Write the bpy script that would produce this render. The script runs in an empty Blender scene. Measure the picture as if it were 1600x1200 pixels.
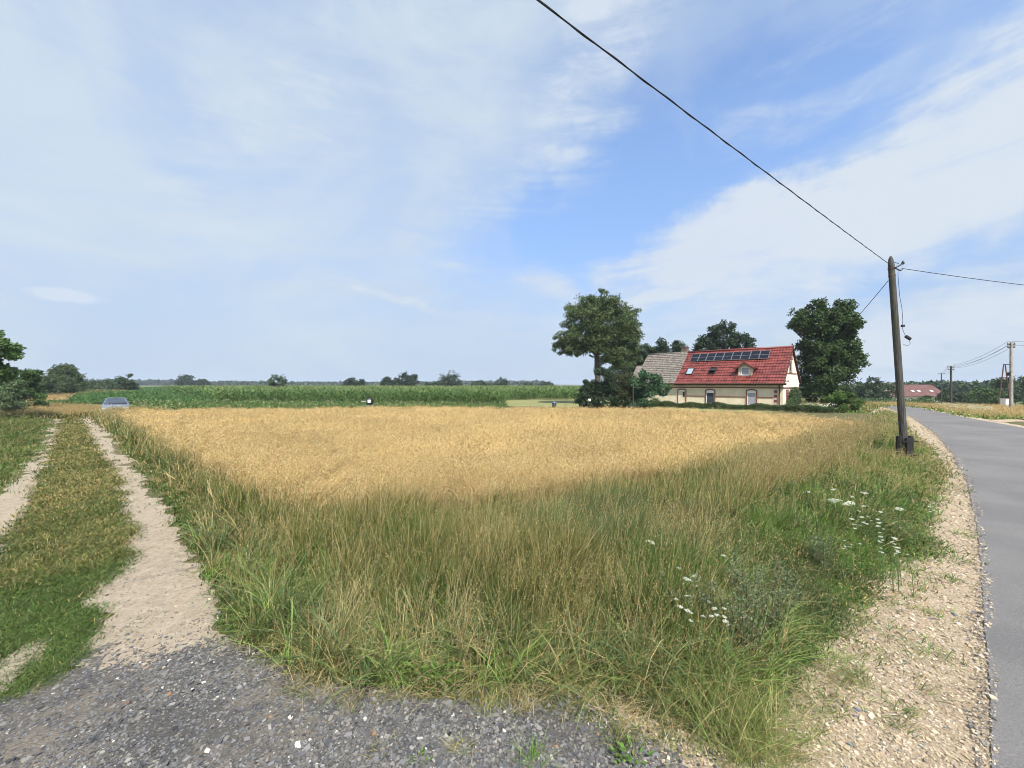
import bpy, bmesh, math, random
import numpy as np
from mathutils import Vector, Matrix
from mathutils.geometry import delaunay_2d_cdt
rng = np.random.default_rng(7)
random.seed(7)
S = bpy.context.scene
COL = S.collection
R = math.radians
# ------------------------------------------------------------------ camera
H = 2.3; F = 640.0                      # eye height (m), focal length in photo pixels (1600 wide)
cam = bpy.data.objects.new('camera', bpy.data.cameras.new('camera')); COL.objects.link(cam)
cam.location = (0, 0, H); cam.rotation_euler = (R(90), 0, 0)
cam.data.sensor_width = 36; cam.data.lens = 36*F/1600
cam.data.clip_start = .05; cam.data.clip_end = 9000
S.camera = cam
S.view_settings.view_transform = 'Standard'; S.view_settings.look = 'None'
S.view_settings.gamma = 1; S.view_settings.exposure = 0.9
S.cycles.max_bounces = 6; S.cycles.transparent_max_bounces = 8; S.cycles.volume_bounces = 0
S.cycles.use_denoising = True; S.cycles.filter_width = 1.0
# ------------------------------------------------------------------ sun
sdir = Vector((0.26, -0.96, 0)).normalized(); SUN_EL = R(52)
sv = Vector((sdir.x*math.cos(SUN_EL), sdir.y*math.cos(SUN_EL), math.sin(SUN_EL)))
sun = bpy.data.objects.new('sun', bpy.data.lights.new('sun', 'SUN')); COL.objects.link(sun)
sun.data.energy = 3.7; sun.data.angle = R(0.6); sun.data.color = (1, .95, .87)
sun.rotation_euler = sv.to_track_quat('Z', 'Y').to_euler()
# ------------------------------------------------------------------ sky
W = bpy.data.worlds.new('World'); S.world = W; W.use_nodes = True
nt = W.node_tree; nt.nodes.clear()
class NG:
    def __init__(s, nt): s.nt = nt
    def n(s, t, **k):
        x = s.nt.nodes.new(t)
        for a, b in k.items(): setattr(x, a, b)
        return x
    def put(s, sock, v):
        if hasattr(v, 'is_output'): s.nt.links.new(v, sock)
        else: sock.default_value = v
    def m(s, op, a, b=0.0, c=0.0, clamp=False):
        x = s.n('ShaderNodeMath', operation=op, use_clamp=clamp)
        s.put(x.inputs[0], a); s.put(x.inputs[1], b); s.put(x.inputs[2], c); return x.outputs[0]
    def ramp(s, v, a, b, lo=0.0, hi=1.0):
        x = s.n('ShaderNodeMapRange', interpolation_type='SMOOTHSTEP'); s.put(x.inputs[0], v)
        s.put(x.inputs[1], a); s.put(x.inputs[2], b); s.put(x.inputs[3], lo); s.put(x.inputs[4], hi); return x.outputs[0]
    def noise(s, vec, scale, detail=5, rough=.55, dist=0.0):
        x = s.n('ShaderNodeTexNoise'); 
        if vec is not None: s.put(x.inputs['Vector'], vec)
        x.inputs['Scale'].default_value = scale; x.inputs['Detail'].default_value = detail
        x.inputs['Roughness'].default_value = rough; x.inputs['Distortion'].default_value = dist
        return x.outputs['Fac']
    def mix(s, f, a, b, t='MIX'):
        x = s.n('ShaderNodeMix', data_type='RGBA', blend_type=t); s.put(x.inputs[0], f)
        s.put(x.inputs[6], a if hasattr(a, 'is_output') else (*a, 1)); s.put(x.inputs[7], b if hasattr(b, 'is_output') else (*b, 1)); return x.outputs[2]
    def xyz(s, x, y, z=0.0):
        c = s.n('ShaderNodeCombineXYZ'); s.put(c.inputs[0], x); s.put(c.inputs[1], y); s.put(c.inputs[2], z); return c.outputs[0]
g = NG(nt)
sky = g.n('ShaderNodeTexSky', sky_type='NISHITA', sun_disc=False)
sky.sun_elevation = SUN_EL; sky.sun_rotation = math.atan2(sdir.x, sdir.y)
sky.air_density = 1.0; sky.dust_density = 1.2; sky.ozone_density = 1.6
tc = g.n('ShaderNodeTexCoord'); sp = g.n('ShaderNodeSeparateXYZ'); nt.links.new(tc.outputs['Generated'], sp.inputs[0])
dx, dy, dz = sp.outputs
az = g.m('ARCTAN2', dx, dy); el = g.m('ARCSINE', dz)
ae = g.xyz(az, el, 0)
zc = g.m('MAXIMUM', g.m('ADD', dz, .12), .06)
cp = g.xyz(g.m('DIVIDE', dx, zc), g.m('DIVIDE', dy, zc), 0)           # cloud layer overhead, in perspective
def P2A(px, py):
    X = (px-800)/F; Z = (600-py)/F; a = math.atan(X); return a, math.atan(Z*math.cos(a))
def wn(scale, det, rough, z, amp): return g.m('MULTIPLY', g.m('SUBTRACT', g.noise(g.xyz(az, el, z), scale, det, rough), .5), amp)
azw = g.m('ADD', az, g.m('ADD', wn(2.2, 3, .5, 3.7, .45), wn(9, 6, .65, 5.2, .14))); elw = g.m('ADD', el, g.m('ADD', wn(2.5, 3, .5, 8.1, .22), wn(10, 6, .65, 9.3, .07)))
def blob(px, py, rx, ry, rot, k, soft=1.0):
    """soft patch centred in the direction of photo point px,py"""
    a0, e0 = P2A(px, py); c, s_ = math.cos(R(rot)), math.sin(R(rot)); rx /= F; ry /= F
    da = g.m('SUBTRACT', azw, a0); de = g.m('SUBTRACT', elw, e0)
    u = g.m('DIVIDE', g.m('ADD', g.m('MULTIPLY', da, c), g.m('MULTIPLY', de, s_)), rx)
    v = g.m('DIVIDE', g.m('SUBTRACT', g.m('MULTIPLY', de, c), g.m('MULTIPLY', da, s_)), ry)
    d = g.m('SQRT', g.m('ADD', g.m('MULTIPLY', u, u), g.m('MULTIPLY', v, v)))
    return g.ramp(d, max(0, 1-soft*.75), 1+soft*.75, k, 0.0)
def streak(rot, sx, sy, scale, z, det=9, rough=.62, dist=1.0, src=None):
    m_ = g.n('ShaderNodeMapping'); nt.links.new(src if src is not None else g.xyz(az, el, z), m_.inputs[0]); m_.inputs['Rotation'].default_value = (0, 0, rot); m_.inputs['Scale'].default_value = (sx, sy, 1)
    return g.noise(m_.outputs[0], scale, det, rough, dist)
n1 = streak(-.5, .8, 1.3, 2.6, 1.0, 6, .55, .6)                        # broad uneven veil
n2 = streak(-.45, .35, 2.2, 5.0, 4.0, 9, .60, 1.4)                     # long cirrus fibres rising to the right
n3 = streak(.25, .5, 2.4, 6.0, 6.0, 8, .6, .9)                         # fibres sinking to the right (left half)
veil = g.m('ADD', g.ramp(az, .50, -.15, .46, .92), g.m('MULTIPLY', g.m('SUBTRACT', n1, .5), .75))
veil = g.m('ADD', veil, g.m('MULTIPLY', g.m('SUBTRACT', g.mix(g.ramp(az, -.1, .2), n3, n2), .5), .55))
gap = None
for b in [(900, 330, 150, 80, 18, 1.0, 1.1), (1130, 265, 210, 55, 32, .62, 1.2), (1400, 170, 240, 45, 28, .28, 1.3), (1130, 415, 110, 26, -12, .75, 1.1), (1300, 455, 330, 26, 0, .55, 1.2), (1560, 60, 160, 40, 25, .2, 1.2)]:
    o = blob(*b); gap = o if gap is None else g.m('MAXIMUM', gap, o)
cov = g.m('MULTIPLY', g.m('SUBTRACT', veil, gap, clamp=True), .92)
cl = None
for b in [(1520, 250, 240, 75, 24, .85, 1.0), (1400, 320, 290, 80, 14, 1.1, .9), (1190, 352, 190, 52, 8, 1.3, .7), (1110, 372, 80, 26, 0, 1.2, .8), (1380, 410, 170, 34, 10, .6, 1.2), (1050, 425, 90, 22, 8, 1.0, 1.0),
          (900, 448, 190, 22, -10, .6, 1.3), (640, 478, 210, 12, -12, .5, 1.3), (960, 492, 240, 13, 2, .6, 1.3), (1540, 530, 230, 60, 8, .9, 1.2), (960, 70, 330, 70, 38, .60, 1.3), (1290, 120, 190, 40, 30, .38, 1.4), (420, 240, 360, 70, 38, .30, 1.4), (1560, 95, 120, 14, 30, .5, 1.2)]:
    o = blob(*b); cl = o if cl is None else g.m('MAXIMUM', cl, o)
tex = g.m('ADD', g.m('MULTIPLY', g.m('SUBTRACT', n2, .5), 1.5), g.m('MULTIPLY', g.m('SUBTRACT', streak(-.6, .8, 1.6, 14, 7.7, 8, .65, .8), .5), .8))
cl = g.m('MULTIPLY', g.ramp(g.m('ADD', cl, g.m('MULTIPLY', tex, g.ramp(cl, 0, .3))), .12, 1.15), .95)
# small cumulus puff far off to the left
a0, e0 = P2A(105, 462)
pn = g.noise(g.xyz(az, el, 1.3), 34.0, 4, .6)
pd = g.m('ADD', g.m('POWER', g.m('DIVIDE', g.m('SUBTRACT', az, a0), .050), 2.0), g.m('POWER', g.m('DIVIDE', g.m('SUBTRACT', el, e0), .0125), 2.0))
puff = g.ramp(g.m('ADD', pd, g.m('MULTIPLY', g.m('SUBTRACT', pn, .5), 1.6)), 1.15, .3, 0, .8)
tot = g.m('MAXIMUM', g.m('ADD', cov, g.m('MULTIPLY', cl, g.m('SUBTRACT', 1.0, g.m('MULTIPLY', cov, .7))), clamp=True), puff)
tot = g.m('MINIMUM', tot, .96)
skyc = g.mix(1.0, sky.outputs[0], g.mix(g.ramp(el, .04, .55), (.080, .080, .092), (.140, .144, .152)), 'MULTIPLY')
skyc = g.mix(g.ramp(el, .30, -.01, 0, .85), skyc, (.25, .32, .43))
ccol = g.mix(g.ramp(n1, .36, .66), (.300, .365, .455), (.350, .408, .462))
ccol = g.mix(g.m('MAXIMUM', g.m('MULTIPLY', cl, .8), puff), ccol, (.405, .435, .48))
fin = g.mix(tot, skyc, ccol)
bg = g.n('ShaderNodeBackground'); nt.links.new(fin, bg.inputs[0]); bg.inputs[1].default_value = 1.0
wo = g.n('ShaderNodeOutputWorld'); nt.links.new(bg.outputs[0], wo.inputs[0])
# ------------------------------------------------------------------ materials
def new_mat(name):
    m = bpy.data.materials.new(name); m.use_nodes = True; nt = m.node_tree; nt.nodes.clear()
    g = NG(nt); o = g.n('ShaderNodeOutputMaterial'); return m, g, o
def solid(name, col, rough=.7, spec=.4, metal=0, var=.15, scale=6, bump=0.0, bscale=30, coat=0):
    m, g, o = new_mat(name); b = g.n('ShaderNodeBsdfPrincipled'); g.nt.links.new(b.outputs[0], o.inputs[0])
    tcn = g.n('ShaderNodeTexCoord').outputs['Object']; n = g.noise(tcn, scale, 6, .6)
    c2 = tuple(min(1, c*(1+var)) for c in col); c1 = tuple(c*(1-var) for c in col)
    g.put(b.inputs['Base Color'], g.mix(g.ramp(n, .3, .7), c1, c2))
    b.inputs['Roughness'].default_value = rough; b.inputs['Specular IOR Level'].default_value = spec; b.inputs['Metallic'].default_value = metal
    b.inputs['Coat Weight'].default_value = coat
    if bump:
        bn = g.n('ShaderNodeBump'); bn.inputs['Distance'].default_value = bump; bn.inputs['Strength'].default_value = .8
        g.put(bn.inputs['Height'], g.noise(tcn, bscale, 6, .65)); g.nt.links.new(bn.outputs[0], b.inputs['Normal'])
    return m
def leafmat(name, trans=.3, spec=.25, rough=.55):
    m, g, o = new_mat(name); a = g.n('ShaderNodeAttribute', attribute_name='Col')
    b = g.n('ShaderNodeBsdfPrincipled'); g.nt.links.new(a.outputs['Color'], b.inputs['Base Color'])
    b.inputs['Roughness'].default_value = rough; b.inputs['Specular IOR Level'].default_value = spec
    t = g.n('ShaderNodeBsdfTranslucent'); g.put(t.inputs[0], g.mix(1.0, a.outputs['Color'], (1.0, 1.15, .6), 'MULTIPLY'))
    mx = g.n('ShaderNodeMixShader'); mx.inputs[0].default_value = trans
    g.nt.links.new(b.outputs[0], mx.inputs[1]); g.nt.links.new(t.outputs[0], mx.inputs[2]); g.nt.links.new(mx.outputs[0], o.inputs[0])
    return m
M_leaf = leafmat('leaf', .16); M_straw = leafmat('straw', .14, .3, .5)
M_tree = leafmat('tree_leaf', .16, .3, .5)
M_stone = leafmat('stone', 0.0, .3, .75)
def groundmat(name, cols, sc=(1.5, 12, 60), bump=.01, bsc=40, speck=None, rough=.95):
    m, g, o = new_mat(name); b = g.n('ShaderNodeBsdfPrincipled'); g.nt.links.new(b.outputs[0], o.inputs[0])
    pos = g.n('ShaderNodeNewGeometry').outputs['Position']
    c = g.mix(g.ramp(g.noise(pos, sc[0], 5, .6), .35, .65), cols[0], cols[1])
    c = g.mix(g.ramp(g.noise(pos, sc[1], 5, .65), .40, .70), c, cols[2])
    c = g.mix(g.m('MULTIPLY', g.ramp(g.noise(pos, sc[2], 3, .7), .5, .75), .55), c, cols[3])
    if speck:
        v = g.n('ShaderNodeTexVoronoi'); g.put(v.inputs['Vector'], pos); v.inputs['Scale'].default_value = speck[0]
        sx = g.n('ShaderNodeSeparateColor'); g.nt.links.new(v.outputs['Color'], sx.inputs[0])
        c = g.mix(g.m('MULTIPLY', g.ramp(v.outputs['Distance'], .55, .2), g.ramp(sx.outputs[0], .45, .9)), c, speck[1])
    g.put(b.inputs['Base Color'], c); b.inputs['Roughness'].default_value = rough; b.inputs['Specular IOR Level'].default_value = .25
    bn = g.n('ShaderNodeBump'); bn.inputs['Distance'].default_value = bump; bn.inputs['Strength'].default_value = 1
    g.put(bn.inputs['Height'], g.m('ADD', g.noise(pos, bsc, 8, .7), g.m('MULTIPLY', g.noise(pos, bsc/8, 4), 1.5))); g.nt.links.new(bn.outputs[0], b.inputs['Normal'])
    return m
M_ground = groundmat('soil_and_turf', [(.075, .085, .030), (.105, .10, .042), (.15, .125, .06), (.05, .06, .02)], (.25, 3, 25), .02, 20)
M_far = groundmat('far_farmland', [(.07, .11, .035), (.10, .13, .045), (.16, .15, .06), (.06, .09, .03)], (.006, .03, .5), .02, 4)
M_dirt = groundmat('dusty_dirt', [(.315, .262, .188), (.27, .222, .158), (.37, .315, .235), (.19, .155, .11)], (1.2, 9, 70), .012, 45, (55, (.36, .31, .26)))
M_slate = groundmat('slate_bed', [(.085, .082, .078), (.235, .20, .155), (.08, .079, .078), (.20, .178, .145)], (.8, 5, 60), .02, 70, (38, (.24, .25, .27)))
M_shoulder = groundmat('sandy_gravel', [(.40, .312, .21), (.33, .255, .165), (.46, .37, .265), (.21, .168, .115)], (1.1, 11, 70), .016, 75, (48, (.62, .56, .46)))
M_wheatbed = groundmat('straw_bed', [(.26, .19, .085), (.32, .23, .10), (.38, .28, .13), (.14, .10, .04)], (.4, 5, 40), .03, 30)
M_greenbed = groundmat('crop_bed', [(.055, .095, .03), (.07, .12, .035), (.09, .13, .045), (.035, .05, .02)], (.3, 4, 30), .03, 10)
M_meadow = groundmat('mown_meadow', [(.17, .20, .07), (.22, .22, .085), (.28, .25, .12), (.12, .14, .05)], (.12, 1.5, 20), .02, 10)
M_dry = groundmat('dry_meadow', [(.27, .20, .09), (.34, .25, .12), (.20, .17, .075), (.15, .12, .05)], (.15, 1.5, 20), .03, 10)
def g_sep(g, p):
    q = g.n('ShaderNodeSeparateXYZ'); g.put(q.inputs[0], p); return q.outputs
def asphalt():
    m, g, o = new_mat('asphalt'); b = g.n('ShaderNodeBsdfPrincipled'); g.nt.links.new(b.outputs[0], o.inputs[0])
    pos = g.n('ShaderNodeNewGeometry').outputs['Position']
    c = g.mix(g.ramp(g.noise(pos, .6, 5), .3, .7), (.122, .116, .112), (.165, .157, .150))
    c = g.mix(g.ramp(g.noise(pos, 220, 2, .8), .52, .68, 0, .5), c, (.34, .335, .32))
    c = g.mix(g.ramp(g.noise(pos, 160, 3, .8), .50, .30, 0, .6), c, (.05, .05, .053))
    c = g.mix(g.ramp(g.noise(pos, 55, 5, .8), .50, .64, 0, .55), c, (.27, .262, .25)); c = g.mix(g.ramp(g.noise(pos, 42, 5, .8), .48, .34, 0, .55), c, (.07, .07, .072))
    c = g.mix(g.ramp(g.noise(pos, 2.3, 6, .7), .62, .80, 0, .3), c, (.26, .24, .21))
    v = g.n('ShaderNodeTexVoronoi', feature='DISTANCE_TO_EDGE'); g.put(v.inputs['Vector'], g.xyz(*[g.m('ADD', q_, g.m('MULTIPLY', g.noise(pos, 1.7, 4), .9)) for q_ in list(g_sep(g, pos))[:2]])); v.inputs['Scale'].default_value = .32
    c = g.mix(g.m('MULTIPLY', g.ramp(v.outputs[0], .003, .0008), g.ramp(g.noise(pos, .35, 2), .50, .62, 0, .5)), c, (.07, .067, .065))
    c = g.mix(g.ramp(g.noise(pos, .22, 3), .56, .60, 0, .22), c, (.09, .088, .088))
    c = g.mix(g.ramp(g.noise(pos, 5, 6, .7), .60, .85, 0, .4), c, (.33, .29, .23))
    g.put(b.inputs['Base Color'], c); b.inputs['Roughness'].default_value = .82; b.inputs['Specular IOR Level'].default_value = .35
    bn = g.n('ShaderNodeBump'); bn.inputs['Distance'].default_value = .006; bn.inputs['Strength'].default_value = .9
    g.put(bn.inputs['Height'], g.noise(pos, 150, 4, .75)); g.nt.links.new(bn.outputs[0], b.inputs['Normal']); return m
M_road = asphalt()
M_bark = solid('bark', (.10, .085, .065), .9, .2, var=.4, scale=8, bump=.03, bscale=12)
M_plaster = solid('cream_plaster', (.70, .61, .45), .9, .2, var=.08, scale=1.5, bump=.004)
M_plasterlight = solid('pale_and_sunlit_plaster', (.76, .69, .58), .9, .2, var=.12, scale=2.5, bump=.004)
M_brick = solid('red_brick', (.20, .075, .05), .85, .25, var=.35, scale=14, bump=.004)
M_white = solid('white_paint', (.78, .78, .76), .45, .4, var=.04)
M_glass = solid('window_glass', (.05, .065, .085), .06, .8, var=.2, scale=2)
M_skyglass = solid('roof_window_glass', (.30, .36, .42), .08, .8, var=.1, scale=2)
M_curtain = solid('net_curtain', (.33, .33, .38), .5, .4, var=.2, scale=9)
M_dark = solid('dark_metal', (.035, .033, .032), .5, .4, metal=.3)
M_redtile = solid('red_roof_tile', (.165, .036, .028), .45, .5, var=.45, scale=2.2)
M_greytile = solid('weathered_grey_tile', (.185, .165, .145), .85, .3, var=.45, scale=5)
M_oldtile = solid('old_brown_roof', (.125, .062, .055), .8, .3, var=.25, scale=1.2)
M_solar = solid('solar_cell', (.008, .010, .018), .25, .25, var=.2, scale=3)
M_alu = solid('aluminium', (.32, .33, .34), .45, .5, metal=.7)
M_conc = solid('weathered_concrete', (.33, .31, .28), .9, .2, var=.3, scale=5, bump=.006)
M_steelrust = solid('rusty_steel', (.12, .07, .055), .7, .3, metal=.3, var=.35)
M_rubber = solid('black_rubber', (.02, .02, .021), .6, .35)
def woodmat():
    m, g, o = new_mat('weathered_pole_wood'); b = g.n('ShaderNodeBsdfPrincipled'); g.nt.links.new(b.outputs[0], o.inputs[0])
    ob_ = g.n('ShaderNodeTexCoord').outputs['Object']; mpn = g.n('ShaderNodeMapping'); g.nt.links.new(ob_, mpn.inputs[0]); mpn.inputs['Scale'].default_value = (14, 14, .7)
    n = g.noise(mpn.outputs[0], 3.0, 8, .7, .3)
    c = g.mix(g.ramp(n, .35, .65), (.035, .034, .031), (.108, .104, .094))
    c = g.mix(g.ramp(g.noise(ob_, 1.1, 4), .45, .7, 0, .6), c, (.07, .075, .045))
    g.put(b.inputs['Base Color'], c); b.inputs['Roughness'].default_value = .9; b.inputs['Specular IOR Level'].default_value = .2
    bn = g.n('ShaderNodeBump'); bn.inputs['Distance'].default_value = .01; bn.inputs['Strength'].default_value = 1; g.put(bn.inputs['Height'], n); g.nt.links.new(bn.outputs[0], b.inputs['Normal']); return m
M_wood = woodmat()
M_stub = solid('tarred_timber', (.018, .017, .016), .6, .4, var=.4, scale=9, bump=.01, bscale=9)
M_carpaint = solid('silver_blue_car_paint', (.30, .36, .46), .25, .5, metal=.55, var=.04, coat=.6)
M_lamp = solid('headlamp_glass', (.75, .77, .78), .1, .8, var=.05)
# ------------------------------------------------------------------ helpers
def tag(o, label=None, cat=None, group=None, kind=None):
    if label: o['label'] = label
    if cat: o['category'] = cat
    if group: o['group'] = group
    if kind: o['kind'] = kind
    return o
def empty(name, loc, rz=0, label=None, cat=None, group=None):
    o = bpy.data.objects.new(name, None); COL.objects.link(o); o.location = loc; o.rotation_euler = (0, 0, rz); o.empty_display_size = .3
    return tag(o, label, cat, group)
def link(name, me, parent=None):
    o = bpy.data.objects.new(name, me); COL.objects.link(o)
    if parent: o.parent = parent
    return o
def npmesh(name, V, T, C, m, parent=None, smooth=False):
    V = np.ascontiguousarray(V, np.float32); T = np.ascontiguousarray(T, np.int32)
    me = bpy.data.meshes.new(name); me.vertices.add(len(V)); me.vertices.foreach_set('co', V.ravel())
    k = T.shape[1]
    me.loops.add(T.size); me.loops.foreach_set('vertex_index', T.ravel())
    me.polygons.add(len(T)); me.polygons.foreach_set('loop_start', np.arange(0, T.size, k, dtype=np.int32))
    if C is not None:
        a = me.color_attributes.new('Col', 'FLOAT_COLOR', 'POINT')
        a.data.foreach_set('color', np.concatenate([C, np.ones((len(C), 1))], 1).astype(np.float32).ravel())
    me.update(calc_edges=True)
    me.polygons.foreach_set('use_smooth', np.full(len(T), smooth, dtype=bool))
    me.materials.append(m)
    return link(name, me, parent)
class Acc:
    def __init__(s): s.V = []; s.T = []; s.C = []; s.n = 0
    def add(s, V, T, C): s.V.append(V); s.T.append(T+s.n); s.C.append(C); s.n += len(V)
    def build(s, name, m, parent=None, smooth=False): return npmesh(name, np.concatenate(s.V), np.concatenate(s.T), np.concatenate(s.C), m, parent, smooth)
class MB:
    def __init__(s): s.v = []; s.f = []
    def box(s, x0, x1, y0, y1, z0, z1, M=None):
        b = len(s.v); P = [Vector(p) for p in ((x0, y0, z0), (x1, y0, z0), (x1, y1, z0), (x0, y1, z0), (x0, y0, z1), (x1, y0, z1), (x1, y1, z1), (x0, y1, z1))]
        s.v += [(M @ p if M else p) for p in P]
        s.f += [tuple(b+i for i in q) for q in ((3, 2, 1, 0), (4, 5, 6, 7), (0, 1, 5, 4), (1, 2, 6, 5), (2, 3, 7, 6), (3, 0, 4, 7))]; return s
    def tube(s, pts, rad, n=8, cap=True):
        pts = [Vector(p) for p in pts]; rad = rad if isinstance(rad, (list, tuple)) else [rad]*len(pts); b0 = len(s.v); ref = None
        for i, p in enumerate(pts):
            t = (pts[min(i+1, len(pts)-1)]-pts[max(i-1, 0)]).normalized()
            if ref is None: ref = Vector((1, 0, 0)) if abs(t.x) < .8 else Vector((0, 1, 0))
            a = (ref - t*ref.dot(t)).normalized(); ref = a; c = t.cross(a)
            s.v += [p+(a*math.cos(2*math.pi*k/n)+c*math.sin(2*math.pi*k/n))*rad[i] for k in range(n)]
        for i in range(len(pts)-1):
            for k in range(n):
                a = b0+i*n+k; b = b0+i*n+(k+1) % n; s.f.append((a, b, b+n, a+n))
        if cap: s.f.append(tuple(b0+k for k in reversed(range(n)))); s.f.append(tuple(b0+(len(pts)-1)*n+k for k in range(n)))
        return s
    def poly(s, pts): b = len(s.v); s.v += [Vector(p) for p in pts]; s.f.append(tuple(range(b, b+len(pts)))); return s
    def prism(s, pts, ext):
        b = len(s.v); n = len(pts); e = Vector(ext); s.v += [Vector(p) for p in pts]+[Vector(p)+e for p in pts]
        s.f.append(tuple(range(b+n-1, b-1, -1))); s.f.append(tuple(range(b+n, b+2*n)))
        for k in range(n): s.f.append((b+k, b+(k+1) % n, b+n+(k+1) % n, b+n+k))
        return s
    def build(s, name, m, parent=None, smooth=False, bevel=0):
        me = bpy.data.meshes.new(name); me.from_pydata([tuple(v) for v in s.v], [], s.f); me.materials.append(m)
        bm = bmesh.new(); bm.from_mesh(me); bmesh.ops.recalc_face_normals(bm, faces=bm.faces)
        if bevel: bmesh.ops.bevel(bm, geom=[e for e in bm.edges], offset=bevel, segments=2, affect='EDGES', clamp_overlap=True)
        bm.to_mesh(me); bm.free()
        if smooth:
            for p in me.polygons: p.use_smooth = True
        return link(name, me, parent)
_vn = np.random.default_rng(3).random((256, 256))
def vn(x, y, sc=1.0, o=0):
    x = np.asarray(x)*sc+o*17.3; y = np.asarray(y)*sc+o*9.1; xi = np.floor(x).astype(int); yi = np.floor(y).astype(int); fx = x-xi; fy = y-yi
    fx = fx*fx*(3-2*fx); fy = fy*fy*(3-2*fy); A = lambda i, j: _vn[(xi+i) % 256, (yi+j) % 256]
    return (A(0, 0)*(1-fx)+A(1, 0)*fx)*(1-fy)+(A(0, 1)*(1-fx)+A(1, 1)*fx)*fy
def fbm(x, y, sc=1.0, o=0): return (vn(x, y, sc, o)*.5+vn(x, y, sc*2.1, o+1)*.3+vn(x, y, sc*4.3, o+2)*.2)
def sstep(t): t = np.clip(t, 0, 1); return t*t*(3-2*t)
def gz(x, y):                                   # height of the land: falls away beyond the road on the right
    x = np.asarray(x, float); y = np.asarray(y, float); r = np.hypot(x, y)
    return -3.0*sstep((r-48)/70)*sstep((x-25)/35)
def G(px, py, h=0.0):                           # the ground point whose height-h top is seen at photo pixel px,py
    d = (H-h)*F/(py-600.0); return ((px-800)/F*d, d)
def inpoly(x, y, P):
    P = np.asarray(P); n = len(P); c = np.zeros(len(x), bool); j = n-1
    for i in range(n):
        xi, yi = P[i]; xj, yj = P[j]
        k = ((yi > y) != (yj > y)) & (x < (xj-xi)*(y-yi)/(yj-yi+1e-12)+xi); c ^= k; j = i
    return c
def pdist(x, y, L):                             # distance to a polyline
    d = np.full(len(x), 1e9)
    for (ax, ay), (bx, by) in zip(L[:-1], L[1:]):
        vx, vy = bx-ax, by-ay; t = np.clip(((x-ax)*vx+(y-ay)*vy)/(vx*vx+vy*vy+1e-9), 0, 1); d = np.minimum(d, np.hypot(x-ax-t*vx, y-ay-t*vy))
    return d
def sample(P, n, p=2.0, wob=0.0):
    """n points in polygon P, denser towards the viewpoint (density ~ 1/r^p)"""
    P = np.asarray(P); r = np.hypot(P[:, 0], P[:, 1]); r0 = max(.3, (.0 if inpoly(np.array([0.]), np.array([0.]), P)[0] else pdist(np.array([0.]), np.array([0.]), list(map(tuple, P))+[tuple(P[0])])[0])); r1 = r.max()
    th = np.unwrap(np.arctan2(P[:, 0], P[:, 1])); t0, t1 = th.min(), th.max()
    X = []; Y = []; c = 0
    for _ in range(400):
        m = max(n, 2000); u = rng.random(m); t = rng.uniform(t0, t1, m)
        rr = r0*(r1/r0)**u if abs(p-2) < 1e-6 else (r0**(2-p)+u*(r1**(2-p)-r0**(2-p)))**(1/(2-p))
        x = rr*np.sin(t); y = rr*np.cos(t); xw = x+wob*(vn(x, y, 3, 5)-.5)*2; yw = y+wob*(vn(x, y, 3, 6)-.5)*2
        k = inpoly(xw, yw, P); X.append(x[k]); Y.append(y[k]); c += k.sum()
        if c >= n: break
    return np.concatenate(X)[:n], np.concatenate(Y)[:n]
def blades(P, ang, L, Wd, lean, droop, C, Ct, seg=4, tw=None):
    N = len(P); t = np.linspace(0, 1, seg+1)[None, :]; L = L[:, None]; le = lean[:, None]; dr = droop[:, None]
    s = L*(le*t+dr*.8*t**2.2); z = L*(t*(1-.35*le)-dr*.6*t**3)
    dx, dy = np.cos(ang)[:, None], np.sin(ang)[:, None]
    cx = P[:, 0:1]+dx*s; cy = P[:, 1:2]+dy*s; cz = P[:, 2:3]+z
    ta = ang+(rng.uniform(-1.3, 1.3, N) if tw is None else tw); sx, sy = -np.sin(ta)[:, None], np.cos(ta)[:, None]
    w = Wd[:, None]*.5*(.75+.5*t)*(1-t**2.2)
    Lf = np.stack([cx-sx*w, cy-sy*w, cz], 2)[:, :seg]; Rt = np.stack([cx+sx*w, cy+sy*w, cz], 2)[:, :seg]; Tp = np.stack([cx, cy, cz], 2)[:, seg:]
    V = np.concatenate([Lf, Rt, Tp], 1); k = 2*seg+1
    tri = []
    for i in range(seg-1): tri += [(i, seg+i, seg+i+1), (i, seg+i+1, i+1)]
    tri.append((seg-1, 2*seg-1, 2*seg))
    T = (np.array(tri)[None]+(np.arange(N)*k)[:, None, None]).reshape(-1, 3)
    tt = np.concatenate([t[0, :seg], t[0, :seg], t[0, seg:]])[None, :, None]**1.5
    CC = C[:, None, :]*(1-tt)+Ct[:, None, :]*tt
    tip = np.stack([cx[:, -1], cy[:, -1], cz[:, -1]], 1); pre = np.stack([cx[:, -2], cy[:, -2], cz[:, -2]], 1)
    return V.reshape(-1, 3), T, CC.reshape(-1, 3), tip, pre
def diamonds(P, D, L, Wd, C, C2=None):
    """small leaf/seed shapes at P pointing along D"""
    N = len(P); D = D/(np.linalg.norm(D, axis=1, keepdims=True)+1e-9); r = rng.normal(size=(N, 3)); s = np.cross(D, r); s /= (np.linalg.norm(s, axis=1, keepdims=True)+1e-9)
    L = np.asarray(L)[:, None]; Wd = np.asarray(Wd)[:, None]; nrm = np.cross(s, D)*Wd*.25
    V = np.stack([P, P+D*L*.45+s*Wd*.5+nrm, P+D*L, P+D*L*.45-s*Wd*.5+nrm], 1).reshape(-1, 3)
    T = (np.array([(0, 1, 2), (0, 2, 3)])[None]+(np.arange(N)*4)[:, None, None]).reshape(-1, 3)
    return V, T, np.repeat(C, 4, 0)
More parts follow.
